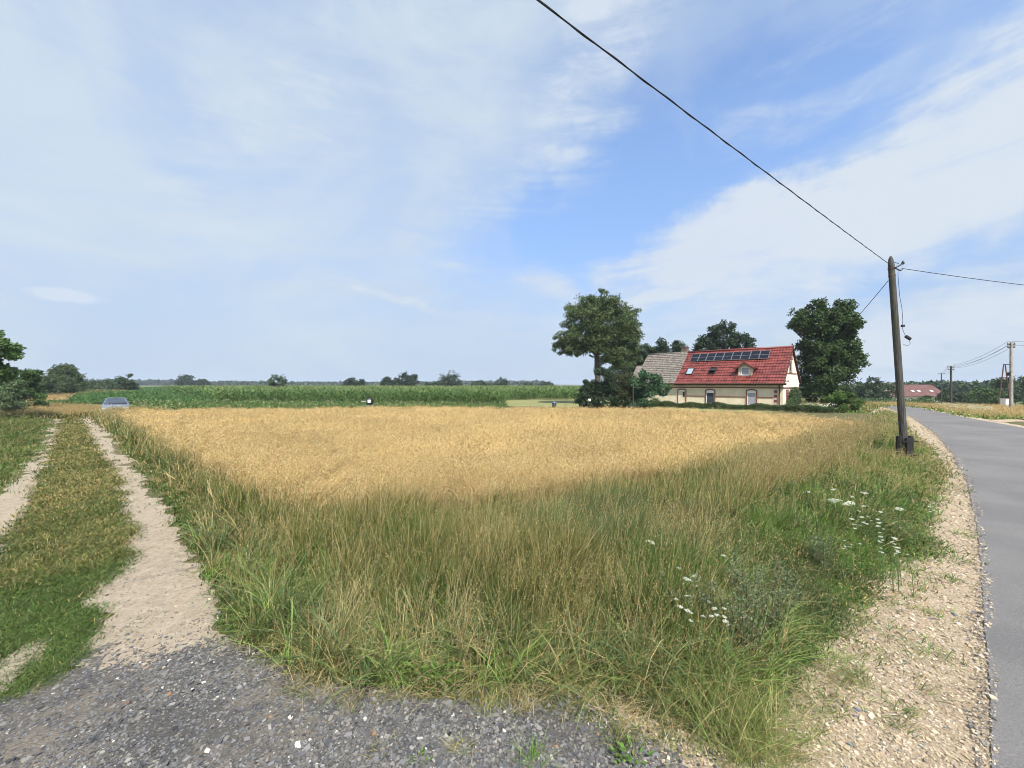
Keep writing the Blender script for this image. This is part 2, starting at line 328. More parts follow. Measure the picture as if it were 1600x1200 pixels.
def pal(cols, n, jit=.15, hue=.04):
    c = np.array(cols)[rng.integers(0, len(cols), n)]; return np.clip(c*(1+rng.normal(0, jit, (n, 1)))*(1+rng.normal(0, hue, (n, 3))), .004, .9)
# ------------------------------------------------------------------ land sheets
def polar_ground():
    rs = np.concatenate([[0], np.geomspace(1.5, 4200, 90)]); na = 144; V = [(0, 0, 0)]; Fc = []
    for i, r in enumerate(rs[1:]):
        for k in range(na):
            a = 2*math.pi*k/na; x, y = r*math.sin(a), r*math.cos(a); V.append((x, y, float(gz(x, y))))
    for k in range(na): Fc.append((0, 1+(k+1) % na, 1+k))
    for i in range(len(rs)-2):
        for k in range(na):
            a = 1+i*na+k; b = 1+i*na+(k+1) % na; Fc.append((a, b, b+na, a+na))
    me = bpy.data.meshes.new('ground'); me.from_pydata(V, [], Fc); me.materials.append(M_ground); me.materials.append(M_far)
    for p in me.polygons:
        c = p.center; p.material_index = 1 if math.hypot(c.x, c.y) > 120 else 0; p.use_smooth = True
    bm = bmesh.new(); bm.from_mesh(me); bmesh.ops.recalc_face_normals(bm, faces=bm.faces); bm.to_mesh(me); bm.free()
    return tag(link('ground', me), kind='structure')
polar_ground()
def sheet(name, P, z, m, jag=.012, cut=0):
    """flat sheet with an uneven edge (jag = size of the unevenness relative to distance)"""
    out = []; n = len(P)
    for i in range(n):
        a = Vector(P[i]); b = Vector(P[(i+1) % n]); L = (b-a).length; dm = max(1.5, min(a.length, b.length)); k = max(1, min(120, int(L/(dm*.012))))
        nn = (b-a).normalized() if L > 0 else Vector((1, 0)); nn = Vector((-nn.y, nn.x))
        for j in range(k):
            p = a.lerp(b, j/k); j2 = jag*max(1.5, p.length)**.8
            o = (float(fbm(p.x, p.y, 2.2, 3))-.5)*5*j2+(random.random()-.5)*j2*1.2
            out.append(p+nn*o)
    vv, _e, ff, *_r = delaunay_2d_cdt(out, [], [list(range(len(out)))], 1, 1e-5)
    bm = bmesh.new(); vs = [bm.verts.new((p.x, p.y, z+float(gz(p.x, p.y)))) for p in vv]
    for q in ff: bm.faces.new([vs[i] for i in q])
    bm.normal_update()
    for q in list(bm.faces):
        if q.normal.z < 0: q.normal_flip()
    if cut:
        for ax in (0, 1):
            lo = min(p[ax] for p in out); hi = max(p[ax] for p in out); c = lo+cut
            while c < hi:
                bmesh.ops.bisect_plane(bm, geom=bm.verts[:]+bm.edges[:]+bm.faces[:], plane_co=(c, 0, 0) if ax == 0 else (0, c, 0), plane_no=(1, 0, 0) if ax == 0 else (0, 1, 0)); c += cut
        for v in bm.verts: v.co.z = z+float(gz(v.co.x, v.co.y))
    me = bpy.data.meshes.new(name); bm.to_mesh(me); bm.free(); me.materials.append(m)
    return tag(link(name, me), kind='structure')
# road: left (inner) and right (outer) edge, walked away from the viewer
ROAD_L = [(2.2, 1.75), G(1548, 1200), G(1549, 1100), G(1540, 1000), G(1534, 900), G(1526, 820), G(1512, 760), G(1488, 710), G(1460, 677), G(1425, 653), G(1400, 642), G(1377, 634), (41.8, 46.5), (42.0, 50), (40, 55)]
ROAD_R = [(44, 58), (47.0, 51), (46.0, 46), G(1436, 636.5), G(1465, 643.5), G(1502, 651.5), G(1550, 660), G(1600, 669), (25.3, 17), (20.6, 12), (15.5, 7.2), (11, 3.4), (8.0, .6), (5.5, -2.0), (2, -6), (-2, -8), (-4, -4), (0, -1)]
SH_L = [(1.2, 1.0), G(980, 1200), G(960, 1090), G(1120, 1040), G(1290, 930), G(1345, 860), G(1400, 790), G(1420, 730), G(1405, 690), G(1380, 655), G(1355, 638)]
sheet('gravel_shoulder', [(.5, .3)]+SH_L+[(41.5, 50)]+[(p[0]+.3, p[1]+.05) for p in reversed(ROAD_L[:-2])], .006, M_shoulder, .010)
sheet('road', ROAD_L+ROAD_R, .020, M_road, .0012)
sheet('verge_gravel', [(p[0]+.1-.5, p[1]+.1) for p in ROAD_R[3:9]]+[(p[0]+.75, p[1]+.1) for p in reversed(ROAD_R[3:9])], .010, M_shoulder, .008)
SL = [(-6, -.5), G(-120, 1130), G(0, 1092), G(115, 1050), G(125, 1015), G(250, 1012), G(350, 1000), G(400, 1012), G(430, 1050), G(520, 1085), G(640, 1095), G(760, 1105), G(900, 1095), G(985, 1130), G(1035, 1200), (1.2, .9), (1.5, -3), (-6, -4)]
sheet('slate_gravel', SL, .012, M_slate, .05)
RUT_R = [G(122, 652), G(128, 670), G(145, 700), G(168, 735), G(182, 770), G(190, 810), G(200, 838), G(178, 855), G(195, 880), G(165, 905), G(130, 925), G(118, 945), G(150, 965), G(140, 1000), G(118, 1030), G(150, 1060), G(330, 1040), G(372, 1015), G(338, 985), G(346, 960), G(325, 915), G(300, 870), G(275, 820), G(240, 775), G(208, 735), G(182, 695), G(160, 665), G(140, 652)]
RUT_L = [G(80, 655), G(76, 680), G(66, 705), G(38, 735), G(0, 770), G(-70, 830), G(-250, 1000), G(-200, 1050), G(-80, 950), G(0, 885), G(20, 840), G(48, 800), G(66, 755), G(82, 715), G(92, 680), G(98, 655)]
sheet('dirt_track', RUT_R, .008, M_dirt, .016)
sheet('dirt_wheel_rut', RUT_L, .008, M_dirt, .016)
sheet('bare_dirt_patch', [G(-60, 1120), G(-20, 1050), G(40, 1010), G(72, 1000), G(70, 1020), G(30, 1055), G(0, 1085)], .016, M_dirt, .015)
WN = [G(185, 640, .85), G(225, 655, .85), G(300, 690, .85), G(380, 725, .85), G(455, 750, .85), G(600, 752, .85), G(760, 742, .85), G(900, 728, .85), G(1050, 706, .85), G(1180, 684, .85), G(1290, 664, .85), G(1345, 654, .85)]
WF = [(WN[-1][0]-.5, WN[-1][1]+2.5), G(1265, 645, .85), G(1180, 640.5, .85), G(1060, 636.5, .85), G(900, 633.5, .85), G(700, 633, .85), G(500, 634.5, .85), G(300, 635.5, .85), G(205, 637, .85)]
sheet('wheat_ground', WN+WF, .005, M_wheatbed, .01)
sheet('mown_meadow', [G(790, 634), G(790, 624.5), G(850, 622.6), G(1010, 621.5), (24, 72), (33, 40), (20, 33)], .006, M_meadow, .004)
sheet('crop_ground', [G(105, 640), G(130, 611), G(260, 606.5), (-60, 420), (20, 420), (22, 80), G(790, 625), G(790, 640), G(500, 640)], .004, M_greenbed, .002)
sheet('far_pale_field', [(-420, 640), (-300, 430), (20, 440), (20, 700)], .05, M_meadow, .002)
sheet('dry_meadow', [G(1445, 634), G(1500, 643.5), G(1560, 652), G(1660, 664), (60, 24), (110, 50), (80, 70), (52, 62)], .09, M_dry, .004, 4)
sheet('meadow_track', [G(1330, 622), G(1410, 621), G(1412, 619), (62, 84), G(1330, 618)], .09, M_shoulder, .004, 4)
sheet('dry_bank', [G(8, 641), G(60, 627), G(118, 609), G(134, 608), G(105, 622), G(70, 634), G(45, 642)], .010, M_dry, .004)
sheet('side_path', [G(1545, 656.5), G(1600, 655.0), G(1640, 655.4), G(1640, 660), G(1600, 659.2), G(1560, 659.8)], .022, M_shoulder, .002)
# ------------------------------------------------------------------ grasses
GREEN = [(.038, .088, .015), (.055, .116, .019), (.029, .066, .013), (.078, .138, .026)]
LUSH = [(.070, .155, .024), (.10, .20, .034), (.052, .12, .022), (.14, .215, .045)]
BLUEG = [(.055, .095, .032), (.08, .120, .045), (.04, .07, .022)]
OLIVE = [(.076, .106, .022), (.108, .130, .030), (.052, .080, .017)]
DRY = [(.38, .305, .135), (.29, .225, .09), (.50, .415, .21), (.20, .155, .06)]
RED = [(.17, .10, .05), (.22, .14, .065), (.28, .195, .095)]
YG0 = [(.16, .22, .055), (.20, .25, .07), (.12, .17, .045)]
GOLD = [(.52, .38, .17), (.58, .43, .20), (.43, .305, .125), (.62, .47, .24)]
def grass(acc, x, y, nb, hgt, dry, pal_g, pal_d=DRY, spread=.07, wmm=6.0, stalk=.15, seeds=10, lodd=3.2, lean=(.05, .55), wind=.35, head=None, zo=0.0):
    """tufts at x,y ; hgt, dry arrays per tuft ; pal_g: list of palettes with per-tuft index or one palette"""
    n = len(x); idx = np.repeat(np.arange(n), nb); N = len(idx); d = np.hypot(x, y)[idx]; lod = np.maximum(1, d/lodd)
    sp = spread*np.sqrt(lod)
    px = x[idx]+rng.normal(0, 1, N)*sp; py = y[idx]+rng.normal(0, 1, N)*sp
    P = np.stack([px, py, gz(px, py)+zo], 1)
    isdry = rng.random(N) < dry[idx]
    if isinstance(pal_g, tuple): pals, which = pal_g; C = np.zeros((N, 3)); 
    else: pals, which = [pal_g], np.zeros(n, int); C = np.zeros((N, 3))
    for k, p in enumerate(pals):
        m = which[idx] == k; C[m] = pal(p, m.sum())
    tj = np.clip((1+rng.normal(0, .20, n))*(.72+.56*fbm(x, y, 1.9, 14)), .45, 1.7)[idx][:, None]; C = C*tj
    C[isdry] = pal(pal_d, isdry.sum())
    h = hgt[idx]; st = (rng.random(N) < stalk)
    L = h*np.where(st, rng.uniform(.95, 1.35, N), rng.uniform(.45, 1.05, N))
    tl = rng.uniform(0, 2*math.pi, n)[idx]; ang = np.where(rng.random(N) < wind, rng.normal(-.1, .7, N), np.where(rng.random(N) < .4, tl+rng.normal(0, .6, N), rng.uniform(0, 2*math.pi, N)))
    le = np.where(st, rng.uniform(.03, .28, N), rng.uniform(lean[0], lean[1], N)); dr = np.where(st, rng.uniform(.02, .3, N), rng.uniform(.1, .95, N)**1.3)
    Wd = wmm/1000*np.where(st, .42, rng.uniform(.6, 1.3, N))*lod
    C[st] = np.where((rng.random(st.sum()) < .22+.6*dry[idx][st])[:, None], pal(pal_d, st.sum(), .12), C[st]*1.25)
    Ct = np.where(isdry[:, None] | st[:, None], C*1.05, C*.75+np.array([.16, .15, .05])*.35)
    seg = 4 if np.median(d) < 12 else 3
    V, T, CC, tip, pre = blades(P, ang, L, Wd, le, dr, C, Ct, seg); acc.add(V, T, CC)
    if seeds and st.any():
        m = np.where(st)[0]; K = seeds; mi = np.repeat(m, K); u = np.tile(np.linspace(0, 1, K), len(m))+rng.uniform(-.04, .04, len(mi))
        D = tip[mi]-pre[mi]; Dn = D/(np.linalg.norm(D, axis=1, keepdims=True)+1e-9); hl = (h[mi]*.20)[:, None]
        Q = tip[mi]-Dn*hl*(u[:, None]-.1); off = rng.normal(0, 1, (len(mi), 3)); sl = (.014*(lod[mi]**.6))
        Q = Q+off*(.006*lod[mi]*(1-.5*np.abs(u-.5)))[:, None]
        Cs = pal(head or pal_d, len(mi), .15)
        V, T, CC = diamonds(Q, Dn+off*.45, sl, sl*.38, Cs); acc.add(V, T, CC)
    return acc
O_EDGE = [G(150, 654), G(168, 668), G(208, 705), G(238, 745), G(272, 790), G(305, 850), G(335, 910), G(354, 955), G(345, 985), G(405, 1010), G(440, 1040), G(560, 1058), G(700, 1066), G(850, 1062), G(960, 1072), G(1020, 1120), G(1110, 1150), G(1190, 1150), G(1220, 1080), G(1262, 1010), G(1330, 962), G(1375, 892), G(1400, 875), G(1470, 862), G(1435, 825), G(1455, 790), G(1462, 765), G(1478, 738), G(1445, 700), G(1424, 680), G(1397, 650), G(1385, 640)]
BELT = O_EDGE+list(reversed(WN))
LUSHP = [G(1070, 1010), G(1085, 900), G(1140, 835), G(1210, 785), G(1320, 742), G(1372, 695), G(1362, 650), G(1390, 640), G(1480, 740), G(1475, 865), G(1375, 892), G(1330, 965), G(1230, 1010)]
DRYP = [G(1120, 800), G(1190, 790), G(1300, 748), G(1358, 702), G(1366, 665), G(1345, 652), G(1290, 670), G(1225, 712), G(1150, 755)]
x, y = sample(BELT, 15500, 2.0, .06)
d = np.hypot(x, y); dO = pdist(x, y, O_EDGE); dW = pdist(x, y, WN)
inL = inpoly(x, y, LUSHP); inD = inpoly(x+.3*(fbm(x, y, 1.5, 8)-.5), y, DRYP) & ~inL
fd = fbm(x, y, .9, 11); fb = fbm(x, y, .7, 21); fh = fbm(x, y, 1.3, 31)
left = x < -1.0-.0*d
hg = .10+.60*sstep(dO/np.where(left, 1.3, .95))*(.55+.75*fh)
hg = np.where(inL, (.08+.42*sstep(dO/.9))*(.55+.9*fh), hg)
hg = np.where(inD, .50+.42*fh, hg)
hg = np.where(left & (dO < .45), np.minimum(hg, .10+.10*fh), hg)
hg = np.where((dW < .35) & (~inL), np.maximum(hg, .62), hg)
dr = np.clip((fd-.51)*1.8, .03, .30); dr = np.where(inL, .02+dr*.10, dr); dr = np.where(inD, .50, dr); dr = np.where((dO < .35) & left, .04, dr)
dr = np.where((dW < .5) & (~inL), np.maximum(dr, .28), dr)
wh = np.where(fb > .56, 1, 0); wh = np.where((fd > .52) & (wh == 0), 2, wh); wh = np.where(inL, 3, wh); wh = np.where(inL & (fb > .57), 1, wh); wh = np.where(inL & (fd > .60), 0, wh)
wh = np.where((dO < .4) & left, 0, wh)
near = d < 11
dP = np.hypot(x-12.0, y-11.9); hg = np.where((dP < 1.6) | (inL & (x > 10.5) & (y < 13)), np.minimum(hg, .07+.06*fh), hg)
fg = fbm(x, y, 3.2, 12)
hg = np.where(inL | (hg < .16), hg, hg*(.32+1.25*fg))
acc = Acc(); k = near & ~inL & ~inD
mixed = ([GREEN, BLUEG, OLIVE, LUSH], wh[k])
grass(acc, x[k], y[k], 14, hg[k], dr[k]*.6, mixed, spread=.045, wmm=7.5, stalk=.0, seeds=0, lean=(.05, .7))
grass(acc, x[k], y[k], 3, hg[k], dr[k], mixed, spread=.07, wmm=6.0, stalk=1, seeds=0)
k2 = k & (rng.random(len(x)) < .18+.35*(fd > .54)); grass(acc, x[k2], y[k2], 2, hg[k2], dr[k2], OLIVE, spread=.08, wmm=5, stalk=1, seeds=7)
k = near & inL; grass(acc, x[k], y[k], 24, hg[k], dr[k], ([GREEN, BLUEG, OLIVE, LUSH], wh[k]), spread=.06, wmm=6, stalk=.025, seeds=5, lean=(.05, .7))
def tufts(n, P, hr, pals, nb, w, lean, dry=0.0, stalk=0.0, spread=.035):
    X, Y = sample(P, n, 1.6); grass(acc, X, Y, nb, rng.uniform(*hr, len(X)), np.full(len(X), dry), pals, spread=spread, wmm=w, stalk=stalk, seeds=6, lean=lean, lodd=4.5)
BN = [G(345, 960), G(440, 1048), G(560, 1078), G(850, 1080), G(1000, 1095), G(1200, 1090), G(1240, 1000), G(1130, 860), G(900, 815), G(600, 850), G(450, 860), G(330, 830), G(310, 850)]
tufts(230, BN, (.5, .85), [(.60, .50, .27), (.54, .44, .22), (.68, .58, .34)], 18, 5.5, (.15, .7), 1.0, .35)
tufts(190, BN, (.5, .80), [(.085, .15, .05), (.12, .185, .075), (.07, .12, .04)], 26, 10, (.2, .8))
tufts(190, BN, (.4, .75), [(.15, .24, .05), (.19, .27, .07)], 26, 8, (.15, .7))
tufts(90, BN, (.35, .60), RED, 18, 4, (.1, .5), .6, .5)
tufts(26, [G(520, 1035), G(720, 1045), G(740, 960), G(540, 950)], (.42, .62), [(.66, .56, .32), (.58, .48, .26)], 34, 5, (.1, .75), 0, .3, .03)
tufts(70, [G(372, 1010), G(420, 1040), G(640, 1085), G(1000, 1100), G(1000, 1040), G(500, 1000), G(380, 970)], (.22, .42), [(.20, .26, .07), (.42, .36, .18)], 22, 5, (.3, 1.0), .4)
tag(acc.build('verge_grass', M_leaf), kind='stuff')
acc = Acc(); k = near & inD
grass(acc, x[k], y[k], 17, hg[k], dr[k], OLIVE, spread=.06, wmm=5.5, stalk=.45, seeds=7, head=DRY, lean=(.05, .6), wind=.6)
k = ~near & inD; grass(acc, x[k], y[k], 16, hg[k]*1.0, dr[k], OLIVE, spread=.06, wmm=4.5, stalk=.4, seeds=6, head=RED+DRY+DRY+DRY, lean=(.05, .35), wind=.6)
tag(acc.build('dry_tall_grass', M_straw), kind='stuff')
acc = Acc(); k = ~near & ~inD
grass(acc, x[k], y[k], 18, hg[k], dr[k], ([GREEN, BLUEG, OLIVE, LUSH], wh[k]), spread=.07, wmm=5.5, stalk=.15, seeds=6)
tag(acc.build('verge_grass', M_leaf), kind='stuff')
acc = Acc(); x, y = sample([G(150, 652), G(163, 660), G(215, 668), G(215, 652), (-24.5, 28.6)], 240, 1.0)
grass(acc, x, y, 16, rng.uniform(.45, .80, len(x)), np.full(len(x), .5), ([OLIVE, GREEN], (rng.random(len(x)) < .4).astype(int)), spread=.08, wmm=4.5, stalk=.3, seeds=5)
tag(acc.build('tall_weeds', M_straw), kind='stuff')
# undergrowth that closes the soil under the belt
x, y = sample(BELT, 9000, 2.0, .05); dO = pdist(x, y, O_EDGE)
acc = Acc(); grass(acc, x, y, 14, np.full(len(x), .09)+.10*sstep(dO/1.0), np.full(len(x), .16), GREEN, spread=.08, wmm=5, stalk=0, seeds=0, lean=(.3, 1.0))
tag(acc.build('undergrowth', M_leaf), kind='stuff')
# short grass between and beside the wheel ruts
MID = [G(101, 652), G(122, 652), G(128, 670), G(145, 700), G(168, 735), G(182, 770), G(190, 810), G(200, 838), G(178, 855), G(195, 880), G(165, 905), G(130, 925), G(118, 945), G(146, 965), G(135, 1000), G(110, 1035), G(90, 1055), G(0, 1095), G(-130, 1140), (-5.5, 2.0), G(-260, 1010), G(-80, 950), G(0, 890), G(22, 840), G(50, 800), G(68, 755), G(84, 715), G(95, 680)]
BARE = [G(-60, 1120), G(-20, 1050), G(40, 1010), G(72, 1000), G(70, 1020), G(30, 1055), G(0, 1085)]
x, y = sample(MID, 7500, 2.0, .08); k = ~inpoly(x, y, BARE); x, y = x[k], y[k]; d = np.hypot(x, y); f = .5*fbm(x, y, 4.5, 41)+.5*fbm(x*2.2+y*.6, y*.25, .8, 42)
nearg = (y < 5.3+2.2*(fbm(x, y, 1.6, 77)-.5)*2)
acc = Acc(); grass(acc, x, y, 22, np.where(nearg, .045+.035*f, .07+.07*f), np.where(nearg, .03, np.clip(.24+(f-.5)*2.0, .06, .6)), ([GREEN, OLIVE], np.where(nearg, 0, (f > .30).astype(int))), pal_d=[(.38, .29, .12), (.33, .26, .10), (.27, .22, .09)], spread=.06, wmm=4.5, stalk=.02, seeds=0, lean=(.3, 1.0), wind=.15)
tag(acc.build('track_grass', M_leaf), kind='stuff')
LEFTV = [G(74, 652), G(70, 680), G(60, 700), G(34, 730), G(-6, 765), G(-80, 830), G(-260, 1010), (-9, 2.5), (-30, 8), (-48, 30), (-38, 36), G(40, 642)]
x, y = sample(LEFTV, 9000, 2.0, .1); f = fbm(x, y, .5, 51); dE = pdist(x, y, LEFTV[:7])
acc = Acc(); grass(acc, x, y, 18, .12+.30*sstep(dE/1.2)*(.6+.7*f), np.clip((f-.5)*.9, .02, .3), ([GREEN, LUSH], (f > .5).astype(int)), spread=.08, wmm=4.2, stalk=.08, seeds=4, lean=(.05, .6), lodd=4)
tag(acc.build('verge_grass', M_leaf), kind='stuff')
# ripe wheat
x, y = sample(WN+WF, 78000, 1.75, .12); tv = (x*.93-y*.37); tv2 = np.round(tv/.13)*.13; x = x+(tv2-tv)*.93*.75; y = y-(tv2-tv)*.37*.75; d = np.hypot(x, y); N = len(x); lod = np.maximum(1, d/5.2)
tram = np.exp(-((np.mod(x*.93-y*.37+3.1, 9.0)-4.5)/.16)**2)+np.exp(-((np.mod(x*.93-y*.37+3.1, 9.0)-6.1)/.16)**2)
hW = .83-.22*tram+.11*(fbm(x, y, .30, 61)-.5)*2+.05*(fbm(x, y, 1.6, 62)-.5)*2+rng.normal(0, .035, N)-.10*sstep((.5-pdist(x, y, WN))/.5)*rng.random(N)
P = np.stack([x, y, np.zeros(N)], 1); ang = rng.normal(-.2, .8, N)+2.2*(fbm(x, y, .5, 63)-.5)
tone = (1+.22*(fbm(x, y, .45, 71)-.5)*2)[:, None]
Cw = pal(GOLD, N, .10)*tone
acc = Acc(); V, T, CC, tip, pre = blades(P, ang, hW, .0042*lod, rng.uniform(.03, .2, N)+.35*sstep((fbm(x, y, .4, 64)-.55)*5), rng.uniform(.0, .22, N), Cw*.9, Cw, 3); acc.add(V, T, CC)
mi = np.repeat(np.arange(N), 8); u = np.tile(np.linspace(0, 1, 8), N); D = tip[mi]-pre[mi]; Dn = D/np.linalg.norm(D, axis=1, keepdims=True)
off = rng.normal(0, 1, (len(mi), 3)); lo = lod[mi]
Q = tip[mi]-Dn*(.14*u)[:, None]+off*(.014*lo**.6)[:, None]; V, T, CC = diamonds(Q, Dn*.4+np.array([.35, 0, -.55])+off*.45, (.021*lo**.75), (.0075*lo**.8), Cw[mi]*(1+rng.normal(0, .10, (len(mi), 1)))); acc.add(V, T, np.clip(CC, 0, .9))
k = rng.random(N) < .7; V, T, CC, _, _ = blades(P[k]+np.array([0, 0, .25])+np.stack([np.zeros(k.sum())]*2+[rng.uniform(0, .3, k.sum())], 1), rng.uniform(0, 6.28, k.sum()), rng.uniform(.2, .38, k.sum()), .008*lod[k], rng.uniform(.3, .8, k.sum()), rng.uniform(.3, 1.0, k.sum()), Cw[k]*.8, Cw[k], 3); acc.add(V, T, CC)
tag(acc.build('ripe_wheat', M_straw), kind='stuff')
# darker wild-oat and weed stems standing out of the wheat
x, y = sample(WN+WF, 420, 1.7, 0); acc = Acc()
grass(acc, x, y, 3, rng.uniform(.80, .98, len(x)), np.full(len(x), .5), OLIVE, RED, spread=.03, wmm=4, stalk=.8, seeds=8, head=RED, lean=(.02, .2))
tag(acc.build('weeds_in_the_wheat', M_straw), kind='stuff')
# low crop with wilting tops right behind the wheat, then the low green crop, then maize
def leafy(acc, x, y, k, size, h, pals, lodd=30., zo=0.0, up=.5):
    n = len(x); i = np.repeat(np.arange(n), k); N = len(i); lod = np.maximum(1, np.hypot(x, y)/lodd)[i]
    Q = np.stack([x[i]+rng.normal(0, size*.9, N)*lod**.5, y[i]+rng.normal(0, size*.9, N)*lod**.5, np.zeros(N)], 1); Q[:, 2] = gz(Q[:, 0], Q[:, 1])+zo+rng.uniform(.15, 1.0, N)*(h if np.isscalar(h) else h[i])
    D = rng.normal(0, 1, (N, 3)); D[:, 2] = np.abs(D[:, 2])*up
    V, T, CC = diamonds(Q, D, size*lod*rng.uniform(.7, 1.3, N), size*.6*lod, pal(pals, N, .2)); acc.add(V, T, CC); return acc
acc = Acc(); x, y = sample([G(215, 639, .5), G(400, 637.5, .5), G(790, 634.5, .5), (-.5, 40), (-10, 43), (-34, 45), (-41, 43)], 6000, 1.0)
leafy(acc, x, y, 7, .11, .45, [(.06, .12, .03), (.09, .15, .04), (.12, .17, .05)], 30)
k = (rng.random(len(x)) < .10); leafy(acc, x[k], y[k], 3, .07, .62, [(.52, .50, .28), (.60, .56, .38), (.30, .30, .12)], 30, .05, 2)
tag(acc.build('low_crop_plants', M_leaf), kind='stuff')
acc = Acc(); x, y = sample([G(110, 636), G(128, 612), G(265, 607.5), (-105, 122), (-46, 60), (-34, 47), (-60, 48)], 14000, 1.4); 
row = .75+.25*np.sign(np.sin((x*.8+y*.6)*3.2)); leafy(acc, x, y, 7, .13, .38*row, [(.055, .125, .03), (.08, .16, .04), (.045, .10, .028), (.11, .19, .06)], 32)
tag(acc.build('green_crop_plants', M_leaf), kind='stuff')
MAIZE = [(-34, 47.5), (-20, 46), (-1, 44.5), (-.6, 58), (10.2, 60), (16, 84), (26, 160), (-60, 330), (-190, 330), (-150, 175), (-95, 112), (-62, 76), (-47, 62)]
def maize(n, P, p, lf):
    x, y = sample(P, n, p); y = np.where(y < 60, np.round(y/.75)*.75+rng.normal(0, .06, len(y)), y); n = len(x); lod = np.maximum(1, np.hypot(x, y)/48)
    ht = (1.60+.14*(fbm(x, y, .12, 81)-.5)*2+rng.normal(0, .16, n)+.14*(fbm(x, y, .6, 82)-.5)*2); acc = Acc(); z0 = gz(x, y)
    V, T, CC, _, _ = blades(np.stack([x, y, z0], 1), rng.uniform(0, 6.28, n), ht, .03*lod, np.full(n, .03), np.full(n, .02), pal([(.16, .22, .07)], n), pal([(.30, .27, .12)], n), 2); acc.add(V, T, CC)
    i = np.repeat(np.arange(n), lf); N = len(i); u = rng.uniform(.12, .88, N)
    B = np.stack([x[i], y[i], z0[i]+u*ht[i]], 1); C = pal([(.065, .13, .032), (.09, .17, .045), (.055, .11, .03), (.13, .21, .065)], N, .2)
    V, T, CC, _, _ = blades(B, rng.uniform(0, 6.28, N), rng.uniform(.5, .85, N), .075*lod[i], rng.uniform(.35, .8, N), rng.uniform(.5, 1.1, N), C, C*1.2, 3); acc.add(V, T, CC)
    k = rng.random(n) < .6; m = k.sum(); Bt = np.stack([x[k], y[k], z0[k]+ht[k]-.05], 1); Bt = np.repeat(Bt, 3, 0)
    V, T, CC, _, _ = blades(Bt, rng.uniform(0, 6.28, m*3), rng.uniform(.15, .28, m*3), .012*np.repeat(lod[k], 3), rng.uniform(.1, .5, m*3), rng.uniform(.1, .4, m*3), pal([(.42, .36, .18)], m*3), pal([(.42, .36, .18)], m*3), 2); acc.add(V, T, CC); return acc
tag(maize(15000, MAIZE, 2.4, 8).build('maize_plants', M_leaf), kind='stuff')
# meadow and verges beyond the road
acc = Acc(); x, y = sample([G(1440, 636), G(1465, 641), G(1500, 649), G(1550, 656), G(1640, 655), (75, 30), (100, 50), (80, 68), (52, 60), (46, 52)], 8500, 1.4)
f = fbm(x, y, .25, 91); e = pdist(x, y, [G(1440, 636), G(1465, 641), G(1500, 649), G(1550, 656), G(1600, 655)]); gr = e < 2.6+3*(f-.4)
grass(acc, x, y, 10, np.where(gr, .26, .34)*(.7+.6*f), np.where(gr, .28, .85), ([LUSH, OLIVE], np.where(gr, 0, 1)), pal_d=[(.48, .34, .16), (.40, .28, .12), (.54, .42, .22)], spread=.10, wmm=6, stalk=.25, seeds=5)
tag(acc.build('meadow_grass', M_leaf), kind='stuff')
acc = Acc(); x, y = sample([G(1335, 646), G(1378, 633), (42.3, 49), (43.5, 56), (60, 80), (66, 92), (50, 92), (34, 60), (29, 44)], 3800, 1.2); f = fbm(x, y, .3, 95)
grass(acc, x, y, 11, .22+.25*f, np.clip((f-.4)*1.6, .08, .5), ([LUSH, OLIVE], (f > .5).astype(int)), spread=.1, wmm=6, stalk=.1, seeds=4)
x, y = sample([G(1428, 634), (48, 51.5), (49, 60), (60, 72), (70, 84), (80, 80), (64, 62), (54, 54)], 2500, 1.2); f = fbm(x, y, .3, 96)
grass(acc, x, y, 11, .22+.25*f, np.clip((f-.4)*1.6, .08, .5), ([LUSH, OLIVE], (f > .5).astype(int)), spread=.1, wmm=6, stalk=.1, seeds=4)
tag(acc.build('roadside_grass', M_leaf), kind='stuff')
acc = Acc(); x, y = sample([(-30, 27.5), (-34, 36), (-50, 44), (-70, 62), (-100, 108), (-130, 128), (-100, 88), (-60, 48), (-42, 30)], 4500, 1.4); f = fbm(x, y, .15, 97)
bk = inpoly(x, y, [G(8, 641), G(60, 627), G(118, 609), G(136, 608), G(105, 622), G(70, 634), G(45, 642)])
grass(acc, x, y, 11, np.where(bk, .25, .32)*(.6+.7*f), np.where(bk, .9, .35), ([LUSH, OLIVE], (f > .45).astype(int)), pal_d=[(.45, .32, .16), (.38, .27, .12)], spread=.12, wmm=7, stalk=.2, seeds=4)
tag(acc.build('bank_grass', M_leaf), kind='stuff')
# clover-like leaves and herbs among the near grass
acc = Acc(); x, y = sample(BELT, 3500, 2.2, 0); k = (np.hypot(x, y) < 12); x, y = x[k], y[k]; dO = pdist(x, y, O_EDGE); k = (fbm(x, y, 1.1, 99) > .5) | (inpoly(x, y, LUSHP) & (rng.random(len(x)) < .6))
x, y, dO = x[k], y[k], dO[k]
i = np.repeat(np.arange(len(x)), 14); N = len(i); hh = (.06+.34*sstep(dO/.8))[i]; Q = np.stack([x[i]+rng.normal(0, .05, N), y[i]+rng.normal(0, .05, N), hh*rng.uniform(.2, 1.05, N)], 1)
D = rng.normal(0, 1, (N, 3)); D[:, 2] = np.abs(D[:, 2])*.5; sz = .024*np.maximum(1, np.hypot(x, y)/5)[i]; V, T, CC = diamonds(Q, D, sz*rng.uniform(.6, 1.3, N), sz*.42, pal(LUSH+BLUEG+GREEN, N, .2)); acc.add(V, T, CC)
tag(acc.build('leafy_herbs', M_leaf), kind='stuff')
